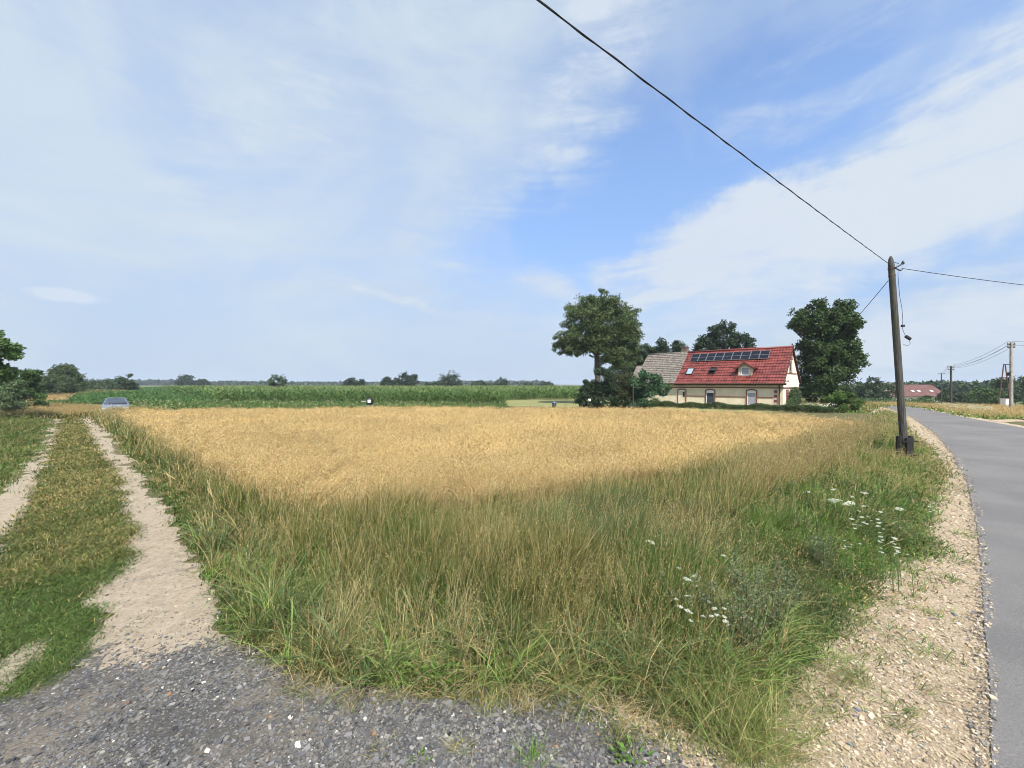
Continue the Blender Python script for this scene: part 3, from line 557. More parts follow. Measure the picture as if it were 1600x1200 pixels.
# ------------------------------------------------------------------ stones
def stones(acc, x, y, s, flat, C, z0=0.0):
    N = len(x); B = np.array([(-1, -1, -1), (1, -1, -1), (1, 1, -1), (-1, 1, -1), (-1, -1, 1), (1, -1, 1), (1, 1, 1), (-1, 1, 1)], float)
    V = B[None]*(1+rng.uniform(-.45, .12, (N, 8, 3))); V[:, :, 0] *= (s*.5)[:, None]; V[:, :, 1] *= (s*.5*rng.uniform(.45, .95, N))[:, None]; V[:, :, 2] *= (s*.5*flat*rng.uniform(.6, 1.4, N))[:, None]
    tl = rng.normal(0, .22, (N, 2)); V[:, :, 2] += V[:, :, 0]*tl[:, :1]+V[:, :, 1]*tl[:, 1:]
    a = rng.uniform(0, 6.28, N); c, q = np.cos(a)[:, None], np.sin(a)[:, None]; X = V[:, :, 0]*c-V[:, :, 1]*q; Y = V[:, :, 0]*q+V[:, :, 1]*c
    V = np.stack([X+x[:, None], Y+y[:, None], V[:, :, 2]+(z0+s*flat*.25)[:, None]], 2).reshape(-1, 3)
    T = np.array([(0, 2, 1), (0, 3, 2), (4, 5, 6), (4, 6, 7), (0, 1, 5), (0, 5, 4), (1, 2, 6), (1, 6, 5), (2, 3, 7), (2, 7, 6), (3, 0, 4), (3, 4, 7)])
    acc.add(V, (T[None]+(np.arange(N)*8)[:, None, None]).reshape(-1, 3), np.repeat(C, 8, 0)); return acc
SLV = [p for p in SL if p[1] > 1.0 or p[0] < 0][:16]+[(1.2, 1.9), (-5.5, 1.9)]
SLV = [G(-60, 1112), G(0, 1092), G(115, 1050), G(125, 1015), G(250, 1012), G(350, 1000), G(400, 1005), G(430, 1045), G(520, 1080), G(640, 1090), G(760, 1100), G(900, 1090), G(985, 1125), G(1040, 1200), (.9, 2.0), (-4, 2.0)]
x, y = sample(SLV, 58000, 2.0, .12); kk = rng.random(len(x)) < np.clip(1.25-2.2*np.maximum(0, fbm(x, y, 1.1, 66)-.48)*4, .25, 1); x, y = x[kk], y[kk]; xb, yb = sample([G(-60, 1080), G(60, 1040), G(140, 985), G(360, 975), G(450, 1030), G(900, 1060), G(1080, 1140), G(1120, 1200), (.5, 2), (-4, 2)], 8000, 2.0, .35); x = np.append(x, xb); y = np.append(y, yb); s = np.exp(rng.normal(math.log(.0105), .52, len(x))); s = np.minimum(s, .045)
C = pal([(.105, .105, .106), (.075, .077, .081), (.14, .139, .136), (.19, .18, .16), (.13, .121, .108)], len(x), .25, .012); w = rng.random(len(x)) < .012; C[w] = pal([(.48, .46, .42)], w.sum(), .12, .02); w = rng.random(len(x)) < .004; C[w] = pal([(.30, .17, .09)], w.sum())
acc = stones(Acc(), x, y, s, .30, C, np.full(len(x), .012)); tag(acc.build('slate_chippings', M_stone), kind='stuff')
SHV = SH_L[1:]+[(p[0]-.02, p[1]) for p in reversed(ROAD_L[1:-3])]
x, y = sample(SHV, 24000, 2.0, .05); dd = np.hypot(x, y); s = np.exp(rng.normal(math.log(.011), .42, len(x)))*np.maximum(1, dd/4)**.5; s = np.minimum(s, .05)
C = pal([(.46, .375, .265), (.36, .29, .20), (.56, .475, .36), (.27, .22, .16), (.41, .325, .21)], len(x), .16, .02); w = rng.random(len(x)) < .04; C[w] = pal([(.17, .18, .20)], w.sum())
acc = stones(Acc(), x, y, s, .55, C, np.full(len(x), .006)); tag(acc.build('shoulder_pebbles', M_stone), kind='stuff')
x, y = sample(RUT_R[12:], 5000, 2.0, .0); s = np.exp(rng.normal(math.log(.009), .5, len(x)))
acc = stones(Acc(), x, y, np.minimum(s, .03), .5, pal([(.36, .295, .225), (.28, .23, .175), (.22, .195, .165)], len(x), .15), np.full(len(x), .008)); tag(acc.build('dirt_crumbs', M_stone), kind='stuff')
x, y = sample([(p[0]-.10, p[1]) for p in ROAD_L[1:11]]+[(p[0]+.03+.012*p[1], p[1]+.01) for p in reversed(ROAD_L[1:11])], 3000, 2.0, .05); s = np.exp(rng.normal(math.log(.009), .5, len(x)))*np.maximum(1, np.hypot(x, y)/5)**.5
acc = stones(Acc(), x, y, np.minimum(s, .035), .5, pal([(.50, .42, .31), (.38, .32, .25), (.16, .155, .15)], len(x), .15, .02), np.full(len(x), .019)); tag(acc.build('asphalt_edge_crumbs', M_stone), kind='stuff')
# dead stems lying on the gravel edge and in the belt's foot
acc = Acc(); x, y = sample([G(330, 985), G(430, 1030), G(560, 1060), G(850, 1070), G(1000, 1075), G(1220, 1060), G(1300, 1010), G(1310, 1070), G(1230, 1160), G(1000, 1160), G(900, 1100), G(640, 1095), G(480, 1080), G(380, 1030)], 1300, 2.0, .1); n = len(x)
C = pal([(.44, .36, .20), (.34, .26, .13), (.28, .19, .09), (.50, .44, .28)], n, .15); V, T, CC, _, _ = blades(np.stack([x, y, rng.uniform(.015, .05, n)], 1), rng.uniform(0, 6.28, n), rng.uniform(.04, .26, n), np.full(n, .0035), rng.uniform(1.0, 1.3, n), np.full(n, 0.0), C, C, 2)
V[:, 2] = np.minimum(V[:, 2], .05+.1*rng.random(len(V))*0+V[:, 2]*.12); acc.add(V, T, CC); tag(acc.build('dead_stems', M_straw), kind='stuff')
x, y = sample([G(330, 960), G(400, 1010), G(560, 1075), G(850, 1085), G(1010, 1100), G(1240, 1060), G(1330, 970), G(1380, 900), G(1470, 870), G(1480, 900), G(1400, 960), G(1330, 1080), G(1240, 1200), G(1000, 1200), G(960, 1140), G(700, 1105), G(420, 1060), G(340, 1000)], 600, 2.0, .15); n = len(x)
acc = Acc(); grass(acc, x, y, 12, rng.uniform(.03, .12, n), rng.uniform(0, .7, n), ([GREEN, YG0], (rng.random(n) < .5).astype(int)), spread=.035, wmm=4, stalk=.05, seeds=0, lean=(.2, 1.1)); tag(acc.build('scattered_grass', M_leaf), kind='stuff')
# ------------------------------------------------------------------ trees
TG = [(.070, .105, .040), (.095, .135, .050), (.050, .08, .032), (.12, .165, .06)]
TB = [(.065, .115, .032), (.085, .145, .040), (.050, .090, .028)]
TC = [(.034, .058, .028), (.045, .075, .034), (.027, .046, .022)]
TF = [(.040, .062, .034), (.050, .075, .040), (.032, .052, .030)]
def place(px, py_base=None, d=None):
    d = d if d else H*F/(py_base-600); X = (px-800)/F*d; return X, d, float(gz(X, d))
def ell(px0, px1, py0, py1, d, X0, n, dy=0.0, dd=1.0):
    """crown lobe given by its extent in the photo at distance d, relative to trunk base X0"""
    cx = ((px0+px1)/2-800)/F*d-X0; rx = (px1-px0)/2/F*d; cz = H+(600-(py0+py1)/2)/F*d; rz = (py1-py0)/2/F*d
    return (cx, dy, cz, rx, rx*dd, rz, n)
def tree(name, label, cat, px, d, lobes, leaf, pals, trunk_r=.2, group=None, zb=None, sub=26, trunk_to=None, fill=.45, bare=0.0, lean=0.0, limbs=True, leafw=.55, grow=1.0, cs=1.0):
    X, Y, z0 = place(px, d=d); z0 = z0 if zb is None else zb
    root = empty(name, (X, Y, z0), 0, label, cat, group)
    top = max(l[2] for l in lobes)-z0; tb = MB(); th = (trunk_to if trunk_to else min(l[2]-l[5]*.5 for l in lobes)-z0); th = max(th, .25*top)
    pts = [Vector((lean*i/4*th*.3+random.uniform(-.04, .04)*th*.3, random.uniform(-.03, .03)*th*.3, -.15+(th+.15)*i/4)) for i in range(5)]; pts[0].x = pts[0].y = 0
    tb.tube(pts, [trunk_r*(1.35 if i == 0 else 1-.1*i) for i in range(5)], 10)
    Vs = Acc()
    for (cx, cy, cz, rx, ry, rz, n) in lobes:
        c = np.array([cx, cy, cz-z0]); ns = max(4, int(sub*(.5+rx*rz/10)))
        rx, ry, rz = rx*grow, ry*grow, rz*grow
        dr = rng.normal(0, 1, (ns, 3)); dr /= np.linalg.norm(dr, axis=1, keepdims=True); rad = rng.uniform(fill, .96, ns)**.7
        sc = c+dr*rad[:, None]*np.array([rx, ry, rz])*.92; sr = rng.uniform(.16, .30, ns)*(rx*ry*rz)**(1/3)*1.15*cs
        tone = np.clip(1+rng.normal(0, .20, ns), .55, 1.6)
        i = rng.integers(0, ns, n); off = rng.normal(0, 1, (n, 3)); off /= (np.linalg.norm(off, axis=1, keepdims=True)+1e-9); off *= (rng.random((n, 1))**.45)
        Q = sc[i]+off*sr[i][:, None]*np.array([1.15, 1.15, .75]); Q = Q+rng.normal(0, .06, (n, 3))*np.array([rx, ry, rz])*.5
        D = off*.6+rng.normal(0, .8, (n, 3))+np.array([0, 0, -.15]); sz = leaf*rng.uniform(.6, 1.35, n)
        C = pal(pals, n, .14)*tone[i][:, None]
        V, T, CC = diamonds(Q, D, sz, sz*leafw, C); Vs.add(V, T, CC)
        if limbs:
            a = pts[-1]; e = Vector(c)*.6+Vector(a)*.4; tgt = Vector(c)
            mid = Vector(a).lerp(tgt, .45)+Vector((0, 0, .06*rz))
            tb.tube([Vector(pts[-2]).lerp(Vector(a), .6), Vector(a).lerp(mid, .5), mid, tgt], [trunk_r*.62, trunk_r*.45, trunk_r*.33, trunk_r*.15], 6)
            for j in range(min(ns, 16)):
                q = Vector(sc[j]); m2 = mid.lerp(q, .5)+Vector((0, 0, .05*rz)); tb.tube([mid.lerp(tgt, random.uniform(0, .8)), m2, q], [trunk_r*.20, trunk_r*.12, trunk_r*.04], 4, False)
    Vs.build('crown', M_tree, root); tb.build('trunk', M_bark, root, True)
    return root
d = 46; X0 = (933-800)/F*d; E = lambda a, b, c, e, n, **k: ell(a, b, c, e, d, X0, n, **k)
tree('broadleaf_tree', 'tall spreading tree with an open airy crown and bare lower trunk, left of the house', 'tree', 933, d,
     [E(874, 995, 460, 548, 9500), E(895, 975, 456, 500, 3000), E(900, 1000, 505, 565, 4200), E(876, 938, 462, 530, 5000), E(912, 972, 454, 512, 6800), E(952, 1002, 474, 530, 5600), E(858, 905, 512, 556, 3000), E(872, 925, 530, 560, 2400), E(900, 960, 500, 548, 5200), E(950, 1009, 505, 552, 4200), E(925, 1000, 530, 582, 5200)],
     .21, TG, .42, trunk_to=6.2, sub=70, fill=.15, cs=.50, grow=1.10)
d = 44; X0 = (1288-800)/F*d
tree('broadleaf_tree', 'tall dense dark green tree standing right of the house gable', 'tree', 1288, d,
     [E(1246, 1310, 466, 535, 8000), E(1285, 1341, 468, 535, 8000), E(1230, 1264, 480, 520, 1700), E(1245, 1305, 510, 590, 9000), E(1283, 1342, 515, 585, 8000), E(1310, 1351, 540, 585, 2400), E(1252, 1335, 560, 635, 9500)],
     .26, [(.038, .068, .020), (.052, .090, .026), (.068, .115, .032)], .40, trunk_to=3.2, sub=80, fill=.2, cs=.60, grow=1.08)
d = 62; X0 = (1131-800)/F*d
tree('broadleaf_tree', 'dark round-topped tree rising behind the red roof', 'tree', 1131, d,
     [E(1106, 1156, 502, 550, 4500), E(1084, 1124, 524, 566, 3200), E(1140, 1176, 518, 562, 3200), E(1100, 1165, 545, 590, 3500)], .32, TC, .4, trunk_to=3.5, sub=70, cs=.62, grow=1.08)
d = 60
for (a, b, c, n, lab) in [(952, 1000, 533, 4500, 'bushy dark tree close behind the tall spreading tree'), (986, 1026, 538, 3600, 'dark pine left of the grey roof ridge'), (1014, 1050, 530, 3200, 'dark pine with a feathery top behind the grey roof'), (1042, 1078, 532, 3200, 'dark pine behind the chimney')]:
    X0 = ((a+b)/2-800)/F*d
    tree('pine_tree' if a > 990 else 'broadleaf_tree', lab, 'tree', (a+b)/2, d, [E(a, b, c+10, 575, n), E(a+7, b-7, c, c+22, n//3), E(a, b, 562, 612, n)], .28, TC, .22, trunk_to=3.5, sub=50, grow=1.1)
d = 38
for (px, lob, lab, pals, leafs) in [
    (935, [(922, 962, 572, 618, 5500), (916, 972, 592, 652, 7500)], 'dark conifer hiding the trunk of the tall spreading tree', TC, .17),
    (912, [(907, 921, 594, 620, 1400), (901, 927, 606, 646, 2600)], 'small pointed dark conifer at the edge of the mown meadow', TC, .16),
    (968, [(950, 998, 580, 622, 5200), (948, 1000, 600, 652, 5200)], 'brownish green bushy shrub between the conifer and the pole', [(.06, .07, .03), (.05, .075, .028), (.085, .08, .04)], .17),
    (1006, [(985, 1032, 580, 616, 3800), (985, 1022, 600, 652, 4200), (1020, 1046, 598, 616, 700)], 'leafy walnut-like shrub overlapping the left end of the house', [(.05, .11, .05), (.07, .14, .065), (.035, .08, .035)], .20)]:
    X0 = (px-800)/F*d-0; tree('shrub' if px > 940 else 'conifer', lab, 'shrub' if px > 940 else 'tree', px, d if px < 1000 else 36.5, [E(*l) for l in lob], leafs, pals, .13, trunk_to=1.0, sub=46, grow=1.08)
d = 33.5; X0 = (1315-800)/F*d
tree('shrub', 'broad sunny green shrub right of the dark tree beside the road', 'shrub', 1315, d, [E(1288, 1322, 609, 652, 4200), E(1305, 1341, 607, 650, 4200)], .14, [(.085, .15, .03), (.06, .11, .025), (.11, .18, .04)], .08, trunk_to=.5, sub=24)
d = 34
X0 = (1275-800)/F*d; rb = tree('rose_bush', 'low bush covered in cream blossoms right of the house', 'shrub', 1275, d, [E(1256, 1292, 631, 646, 1500)], .10, [(.08, .14, .04), (.06, .11, .03)], .04, trunk_to=.15, sub=16)
n = 260; Q = np.stack([rng.normal(0, .62, n), rng.normal(-.35, .35, n), rng.uniform(.12, .72, n)], 1); V, T, CC = diamonds(Q, rng.normal(0, 1, (n, 3)), np.full(n, .11), np.full(n, .10), pal([(.75, .70, .50), (.8, .78, .68)], n)); npmesh('blossom', V, T, CC, M_tree, rb)['kind'] = 'stuff'
# left edge of the picture
d = 25; X0 = (-22-800)/F*d
tree('maple_tree', 'leafy bright green tree cut by the left edge of the photo', 'tree', -22, d, [E(-80, 6, 532, 572, 3600), E(-60, 24, 524, 562, 2600), E(-80, 20, 565, 600, 4200), E(-90, -2, 502, 545, 2000)], .22, [(.07, .13, .03), (.10, .17, .045), (.05, .095, .025)], .25, trunk_to=2.4, sub=22)
d = 36; X0 = (38-800)/F*d
tree('shrub', 'dense mid green shrub just right of the tree at the left edge', 'shrub', 38, d, [E(14, 58, 568, 614, 5000), E(10, 62, 592, 652, 5000)], .17, TB, .1, trunk_to=.6, sub=30)
d = 30; X0 = (5-800)/F*d
tree('willow_shrub', 'low grey green shrub with pale leaves under the tree at the left edge', 'shrub', 5, d, [E(-25, 34, 590, 628, 4200), E(-30, 36, 605, 655, 4200)], .14, [(.12, .17, .08), (.15, .20, .11), (.08, .13, .05)], .06, trunk_to=.4, sub=30)
d = 84; X0 = (104-800)/F*d
tree('broadleaf_tree', 'round dark green tree at the far end of the dry bank', 'tree', 104, d, [E(84, 122, 571, 600, 4200), E(80, 128, 585, 620, 3800)], .38, TG, .3, trunk_to=1.5, sub=50, grow=1.06)
d = 78; X0 = (85-800)/F*d
tree('willow_shrub', 'low rounded olive green bush in front of the round tree on the bank', 'shrub', 85, d, [E(60, 112, 585, 611, 5000), E(58, 114, 594, 628, 4000)], .32, [(.060, .095, .035), (.075, .115, .045)], .15, trunk_to=.6, sub=44)
far = [(183, 130, [(172, 190, 591, 609)], 'small dim tree left of the dark one beyond the beet field'), (197, 110, [(189, 208, 588, 609), (191, 205, 598, 611)], 'small dark dense tree beyond the beet field above the car'),
 (162, 118, [(128, 150, 597, 612), (146, 176, 597, 611)], 'low dark hedge-like bush at the end of the dry bank'),
 (287, 260, [(278, 298, 588, 604)], 'hazy flat-topped tree on the far left horizon'), (314, 260, [(300, 326, 595, 605)], 'low wide hazy tree on the horizon right of the flat-topped one'),
 (434, 120, [(423, 445, 588, 609)], 'lone dark rounded tree standing in the maize skyline'),
 (553, 170, [(538, 558, 592, 607), (552, 570, 594, 607)], 'wide low tree on the horizon above the maize, left of the tree row'),
 (606, 165, [(597, 612, 592, 607)], 'thin leftmost tree of the row on the horizon'), (620, 165, [(611, 630, 591, 608)], 'second tree of the row on the horizon'), (633, 165, [(624, 643, 585, 608)], 'tallest tree of the row on the horizon'), (645, 165, [(637, 652, 587, 608)], 'rightmost tree of the row on the horizon'),
 (670, 190, [(663, 678, 600, 608)], 'tiny bush between the tree row and the big round tree on the horizon'), (684, 165, [(677, 692, 598, 608)], 'small bush touching the big round horizon tree'), (703, 160, [(687, 712, 588, 609), (694, 718, 586, 608)], 'big round tree on the horizon above the maize'),
 (748, 185, [(738, 760, 597, 608)], 'wide hazy tree on the horizon right of the big round one'), (770, 185, [(760, 778, 600, 609)], 'low bush left of the small dark horizon tree'), (785, 175, [(777, 792, 593, 609)], 'small dark upright tree on the horizon'),
 (828, 210, [(812, 842, 600, 608)], 'low dark thicket at the right end of the maize'), (850, 200, [(840, 866, 599, 609)], 'dark bush beside the blue hill'),
 (1367, 92, [(1357, 1377, 589, 622), (1360, 1373, 600, 626)], 'dark conifer left of the leaning wooden pole'), (1349, 96, [(1338, 1358, 596, 622)], 'dark rounded bush left of the dark conifer by the road bend'), (1385, 100, [(1374, 1398, 598, 624)], 'dull green tree between the conifer and the barn'),
 (1446, 92, [(1438, 1454, 617, 629)], 'small dark bush in front of the barn wall'), (1478, 84, [(1470, 1486, 611, 630)], 'dark bush beside the barn gable'), (1497, 86, [(1486, 1512, 614, 631)], 'green bush right of the barn behind the pole'),
 (1530, 76, [(1515, 1548, 604, 631)], 'lighter green rounded tree in front of the wood'), (1554, 74, [(1540, 1566, 603, 631)], 'mid green tree left of the white cabinet'),
 (1570, 80, [(1556, 1584, 590, 630)], 'tree with open crown behind the white cabinet'), (1598, 78, [(1582, 1622, 588, 630)], 'dark tree at the right edge behind the concrete pole')]
for (px, d, lob, lab) in far:
    X0 = (px-800)/F*d
    tree('bush' if 'bush' in lab or 'thicket' in lab else 'tree', lab, 'bush' if 'bush' in lab or 'thicket' in lab else 'tree', px, d, [E(l[0], l[1], l[2], l[3]+3+2*(d < 100), 1500) for l in lob], .0038*d, TF if d > 140 else (TB if 'lighter' in lab or 'mid green' in lab else TC+TG[:2]), .0018*d, trunk_to=.8, sub=30, limbs=d < 130, leafw=.75, grow=1.32 if d > 105 else 1.15)
# far woods that read as one mass
def wood(name, segs, n, leaf, pals, depth, lab=None):
    """segs: (px0, px1, top py) at distance d"""
    acc = Acc(); tot = sum(s[1]-s[0] for s in segs)
    for (p0, p1, py, d) in segs:
        k = int(n*(p1-p0)/tot); X = (rng.uniform(p0, p1, k)-800)/F*d; Y = d+rng.uniform(0, depth, k); X = X*Y/d; zt = H+(600-py)/F*d; z0 = gz(X, Y)
        prof = (.72+.5*fbm(X, Y*0, 3.2/(.02*d+4), 7)); hh = (zt-z0)*prof; u = rng.random(k)**.6
        Q = np.stack([X, Y, z0+u*np.maximum(hh, .6)], 1); sz = leaf*d/100*rng.uniform(.6, 1.4, k)
        tone = (.7+.7*fbm(X, Q[:, 2]*2, 9/(.02*d+4), 9))[:, None]
        V, T, CC = diamonds(Q, rng.normal(0, 1, (k, 3)), sz, sz*.8, pal(pals, k, .15)*tone); acc.add(V, T, CC)
    return tag(acc.build(name, M_tree), kind='stuff')
wood('distant_wood', [(120, 190, 596, 700), (190, 300, 597, 640), (300, 420, 599, 560), (420, 700, 600.3, 620), (700, 860, 598.5, 640), (-40, 130, 597, 600)], 14000, .8, TF, 60)
wood('distant_wood', [(1330, 1400, 602, 135), (1400, 1490, 599, 150), (1490, 1530, 599, 140), (1530, 1580, 599, 128), (1580, 1660, 596, 120), (1210, 1330, 606, 150)], 15000, .9, TC+TG[:1], 30)
wood('overgrown_hedge', [(1340, 1440, 623, 84), (1440, 1560, 622.5, 86)], 5000, .35, TB, 5)
# hills far beyond
def hill(px0, px1, pt, d, name='hill'):
    n = 40; V = []; Fc = []
    for j in range(9):
        for i in range(n):
            u = i/(n-1); X = ((px0+(px1-px0)*u)-800)/F*d; pr = math.sin(math.pi*u)**.8*(.8+.25*math.sin(u*7)); q = math.sin(math.pi*j/8)
            V.append((X, d+j*90, -3+(H+3+(600-pt)/F*d)*pr*q))
    for j in range(8):
        for i in range(n-1): a = j*n+i; Fc.append((a, a+1, a+n+1, a+n))
    me = bpy.data.meshes.new(name); me.from_pydata(V, [], Fc); me.materials.append(M_hill)
    for p in me.polygons: p.use_smooth = True
    tag(link(name, me), kind='structure')
M_hill = groundmat('wooded_hill', [(.045, .065, .035), (.06, .08, .04), (.04, .055, .03), (.03, .045, .025)], (.01, .05, .2), 1, .1)
hill(830, 925, 599.5, 1500); hill(120, 330, 598, 2100); hill(400, 760, 598.5, 2400)
# ------------------------------------------------------------------ the farmhouse
HX, HY = 23.8, 36.0
house = empty('farmhouse', (HX, HY, 0), R(-45), 'cream farmhouse with red tiled roof and a row of solar panels behind the wheat', 'house')
def fu(px):                                  # photo column -> distance along the facade (local x = -u)
    p = px-800; return -(F*HX-p*HY)/(.70711*(F+p))
def fz(px, py):                              # height of a facade point seen at px,py
    u = -fu(px); return H-(py-600)/F*(HY+.70711*u)
EZ, RZ, GW, LEN, RED_L = 2.66, 5.74, 6.6, 14.2, 9.5
def sz_(v): return EZ+(RZ-EZ)*v/(GW/2)
def su(px, py):                              # photo point on the front roof slope -> local (x, y)
    p = px-800; lo, hi = -.5, 3.4
    for _ in range(50):
        v = (lo+hi)/2; X = HX+.70711*v; Y = HY+.70711*v; u = (F*X-p*Y)/(.70711*(F+p)); pyy = 600-(sz_(v)-H)/(Y+.70711*u)*F
        if pyy > py: lo = v
        else: hi = v
    return -u, v
b = MB(); prof = [(0, 0, -.5), (0, GW, -.5), (0, GW, EZ-.12), (0, GW/2, RZ-.14), (0, 0, EZ-.12)]
wall = MB().prism(prof, (-LEN, 0, 0)).build('wall', M_plaster, house)
gp = MB().prism([(.004, .02, -.5), (.004, GW-.02, -.5), (.004, GW-.02, EZ-.13), (.004, GW/2, RZ-.17), (.004, .02, EZ-.13)], (.02, 0, 0)).build('sunlit_gable_tone', M_plasterlight, wall)  # paler coat on the gable: its sunlit brightness is put into the colour
# string courses, quoins, brick patches above the windows
x0w, x1w = -13.2, .0
b = MB(); b.box(x0w, .05, -.05, -.002, 1.91, 2.0); b.box(.026, .075, -.05, GW+.03, 1.91, 2.0)
segs = [(fu(1073), fu(1102)), (fu(1118), fu(1166)), (fu(1183.5), fu(1209))]
for a, c in segs: b.box(a, c, -.045, -.002, 1.055, 1.125)
b.box(.026, .07, .9, 5.4, 3.25, 3.32)
for k in range(4): b.box(fu(1209.5), fu(1214.5), -.03, -.002, .25+k*.42, .47+k*.42)
for c in (1065, 1110, 1174): b.box(fu(c-7), fu(c+7), -.02, -.002, 2.16, 2.38)
for k in range(5): b.box(.026, .05, .25+k*.55+.0, .50+k*.55, 2.5, 2.62) if k < 4 else None
b.build('brick_trim', M_brick, wall)
MB().box(fu(1209), fu(1215), -.018, -.002, 0, 1.9).build('quoin_strip', solid('pink_quoin_plaster', (.52, .40, .36), .9), wall)
def tiles(name, x0, x1, y0, y1, m, parent, col=.235, row=.36, amp=.03, front=True, z0=None, sag=0.0):
    nx = int((x1-x0)/col)*4; L = math.hypot(y1-y0, sz_(y1)-sz_(y0)); nr = int(L/row); V = []; Fc = []
    sl = (RZ-EZ)/(GW/2); cn = 1/math.hypot(1, sl); nrm = (-sl*cn, cn)
    for j in range(nr):
        for e in (0, 1):
            t = (j+e)/nr; lift = .045 if e == 0 else .0
            yy = y0+(y1-y0)*t; zz = sz_(yy)
            for i in range(nx+1):
                xx = x0+(x1-x0)*i/nx; w = amp*(.5+.5*math.sin(2*math.pi*i/4+.6))+lift+random.uniform(-.004, .004)-sag*math.sin(math.pi*(xx-x0)/(x1-x0))*math.sin(math.pi*t)
                V.append((xx, yy+nrm[0]*w, zz+nrm[1]*w))
    for j in range(2*nr-1):
        for i in range(nx): a = j*(nx+1)+i; Fc.append((a, a+1, a+nx+2, a+nx+1))
    if not front: V = [(x, GW-y, z) for x, y, z in V]
    me = bpy.data.meshes.new(name); me.from_pydata(V, [], Fc); me.materials.append(m)
    bm = bmesh.new(); bm.from_mesh(me); bmesh.ops.recalc_face_normals(bm, faces=bm.faces); bm.to_mesh(me); bm.free(); return link(name, me, parent)
roof = tiles('red_roof', -RED_L, .15, -.35, GW/2, M_redtile, house)
tiles('back_slope', -RED_L, .15, -.35, GW/2, M_redtile, roof, front=False)
b = MB(); b.tube([(-RED_L, GW/2, RZ+.05), (.17, GW/2, RZ+.05)], .11, 8); b.build('ridge_tiles', M_redtile, roof, True)
g_roof = tiles('grey_roof', -LEN, -RED_L-.03, -.30, GW/2, M_greytile, house, .22, .30, .02, sag=.08)
tiles('back_slope', -LEN, -RED_L-.03, -.30, GW/2, M_greytile, g_roof, .22, .30, .02, False)
b = MB(); b.tube([(-LEN, GW/2, RZ+.02), (-RED_L, GW/2, RZ+.03)], .09, 8); b.build('ridge_tiles', M_greytile, g_roof, True)
M_fascia = solid('dark_brown_eaves', (.075, .035, .026), .7, .3)
b = MB(); b.box(-LEN, .30, -.34, -.002, EZ-.40, EZ-.33); b.box(-RED_L, .33, -.38, -.345, EZ-.46, EZ-.27); b.tube([(-LEN, -.42, EZ-.34), (.33, -.42, EZ-.34)], .06, 8)
b.tube([(fu(1218), -.40, EZ-.36), (fu(1218), -.08, EZ-.60), (fu(1218), -.08, -.3)], .045, 8); b.build('eaves_and_gutter', M_fascia, house)
b = MB()                                              # verge boards on the right gable
for s_ in (0, 1):
    p = [(.152, -.38, sz_(-.38)-.10), (.152, GW/2, RZ-.08), (.152, GW/2, RZ+.08), (.152, -.38, sz_(-.38)+.05)]
    if s_: p = [(x, GW-y, z) for x, y, z in p]
    b.prism(p, (.04, 0, 0))
b.build('verge_board', M_fascia, house)
def window(x0, x1, z0, z1, pane_m, arch=.12, y=0, parent=house, surround=True, mull=False, blind=None, nm='window'):
    e = empty(nm, (0, 0, 0)); e.parent = parent; t = .055
    if surround:
        b = MB(); b.box(x0-.09, x0, y-.07, y-.002, z0-.05, z1); b.box(x1, x1+.09, y-.07, y-.002, z0-.05, z1)
        n = 8; w = x1-x0+.18
        for k in range(n):
            a0, a1 = x0-.09+w*k/n, x0-.09+w*(k+1)/n; f = lambda x: z1+arch*(1-((x-(x0+x1)/2)/(w/2))**2)
            b.prism([(a0, y-.07, f(a0)-.0), (a1, y-.07, f(a1)), (a1, y-.07, f(a1)+.10), (a0, y-.07, f(a0)+.10)], (0, .068, 0))
        b.box(x0-.12, x1+.12, y-.10, y-.072+.07, z0-.12, z0-.05); b.build('brick_surround', M_brick, e)
        b = MB(); pts = [(x0, y-.012, z1)]+[(x0+(x1-x0)*k/n, y-.012, z1+arch*(1-((k/n-.5)*2)**2)) for k in range(1, n)]+[(x1, y-.012, z1)]
        b.prism(pts, (0, .010, 0)); b.build('arch_panel', M_white, e)
    b = MB(); b.box(x0, x0+t, y-.03, y-.002, z0, z1); b.box(x1-t, x1, y-.03, y-.002, z0, z1); b.box(x0+t, x1-t, y-.03, y-.002, z1-t, z1); b.box(x0+t, x1-t, y-.03, y-.002, z0, z0+t)
    if mull: b.box((x0+x1)/2-.025, (x0+x1)/2+.025, y-.028, y-.002, z0+t, z1-t)
    b.build('frame', M_white, e)
    MB().box(x0+t, x1-t, y-.012, y-.003, z0+t, z1-t).build('pane', pane_m, e)
    if blind: MB().box(x0+t, x1-t, y-.024, y-.013, z1-t-blind*(z1-z0), z1-t).build('blind', M_white, e)
    return e
window(fu(1103.7), fu(1116.3), fz(1110, 631.5), fz(1110, 611), M_glass, blind=.10)
window(fu(1167.6), fu(1181.5), fz(1174, 633), fz(1174, 611.5), M_curtain, blind=.08)
w = window(fu(1060.2), fu(1071.2), fz(1066, 630.5), fz(1066, 610.5), M_plaster); w.name = 'blocked_window'
MB().box(fu(1067), fu(1070), -.03, -.013, fz(1066, 620), fz(1066, 612)).build('small_pane', M_glass, w)
window(fu(1033), fu(1039.5), fz(1036, 620.5), fz(1036, 614.5), M_glass, surround=False)
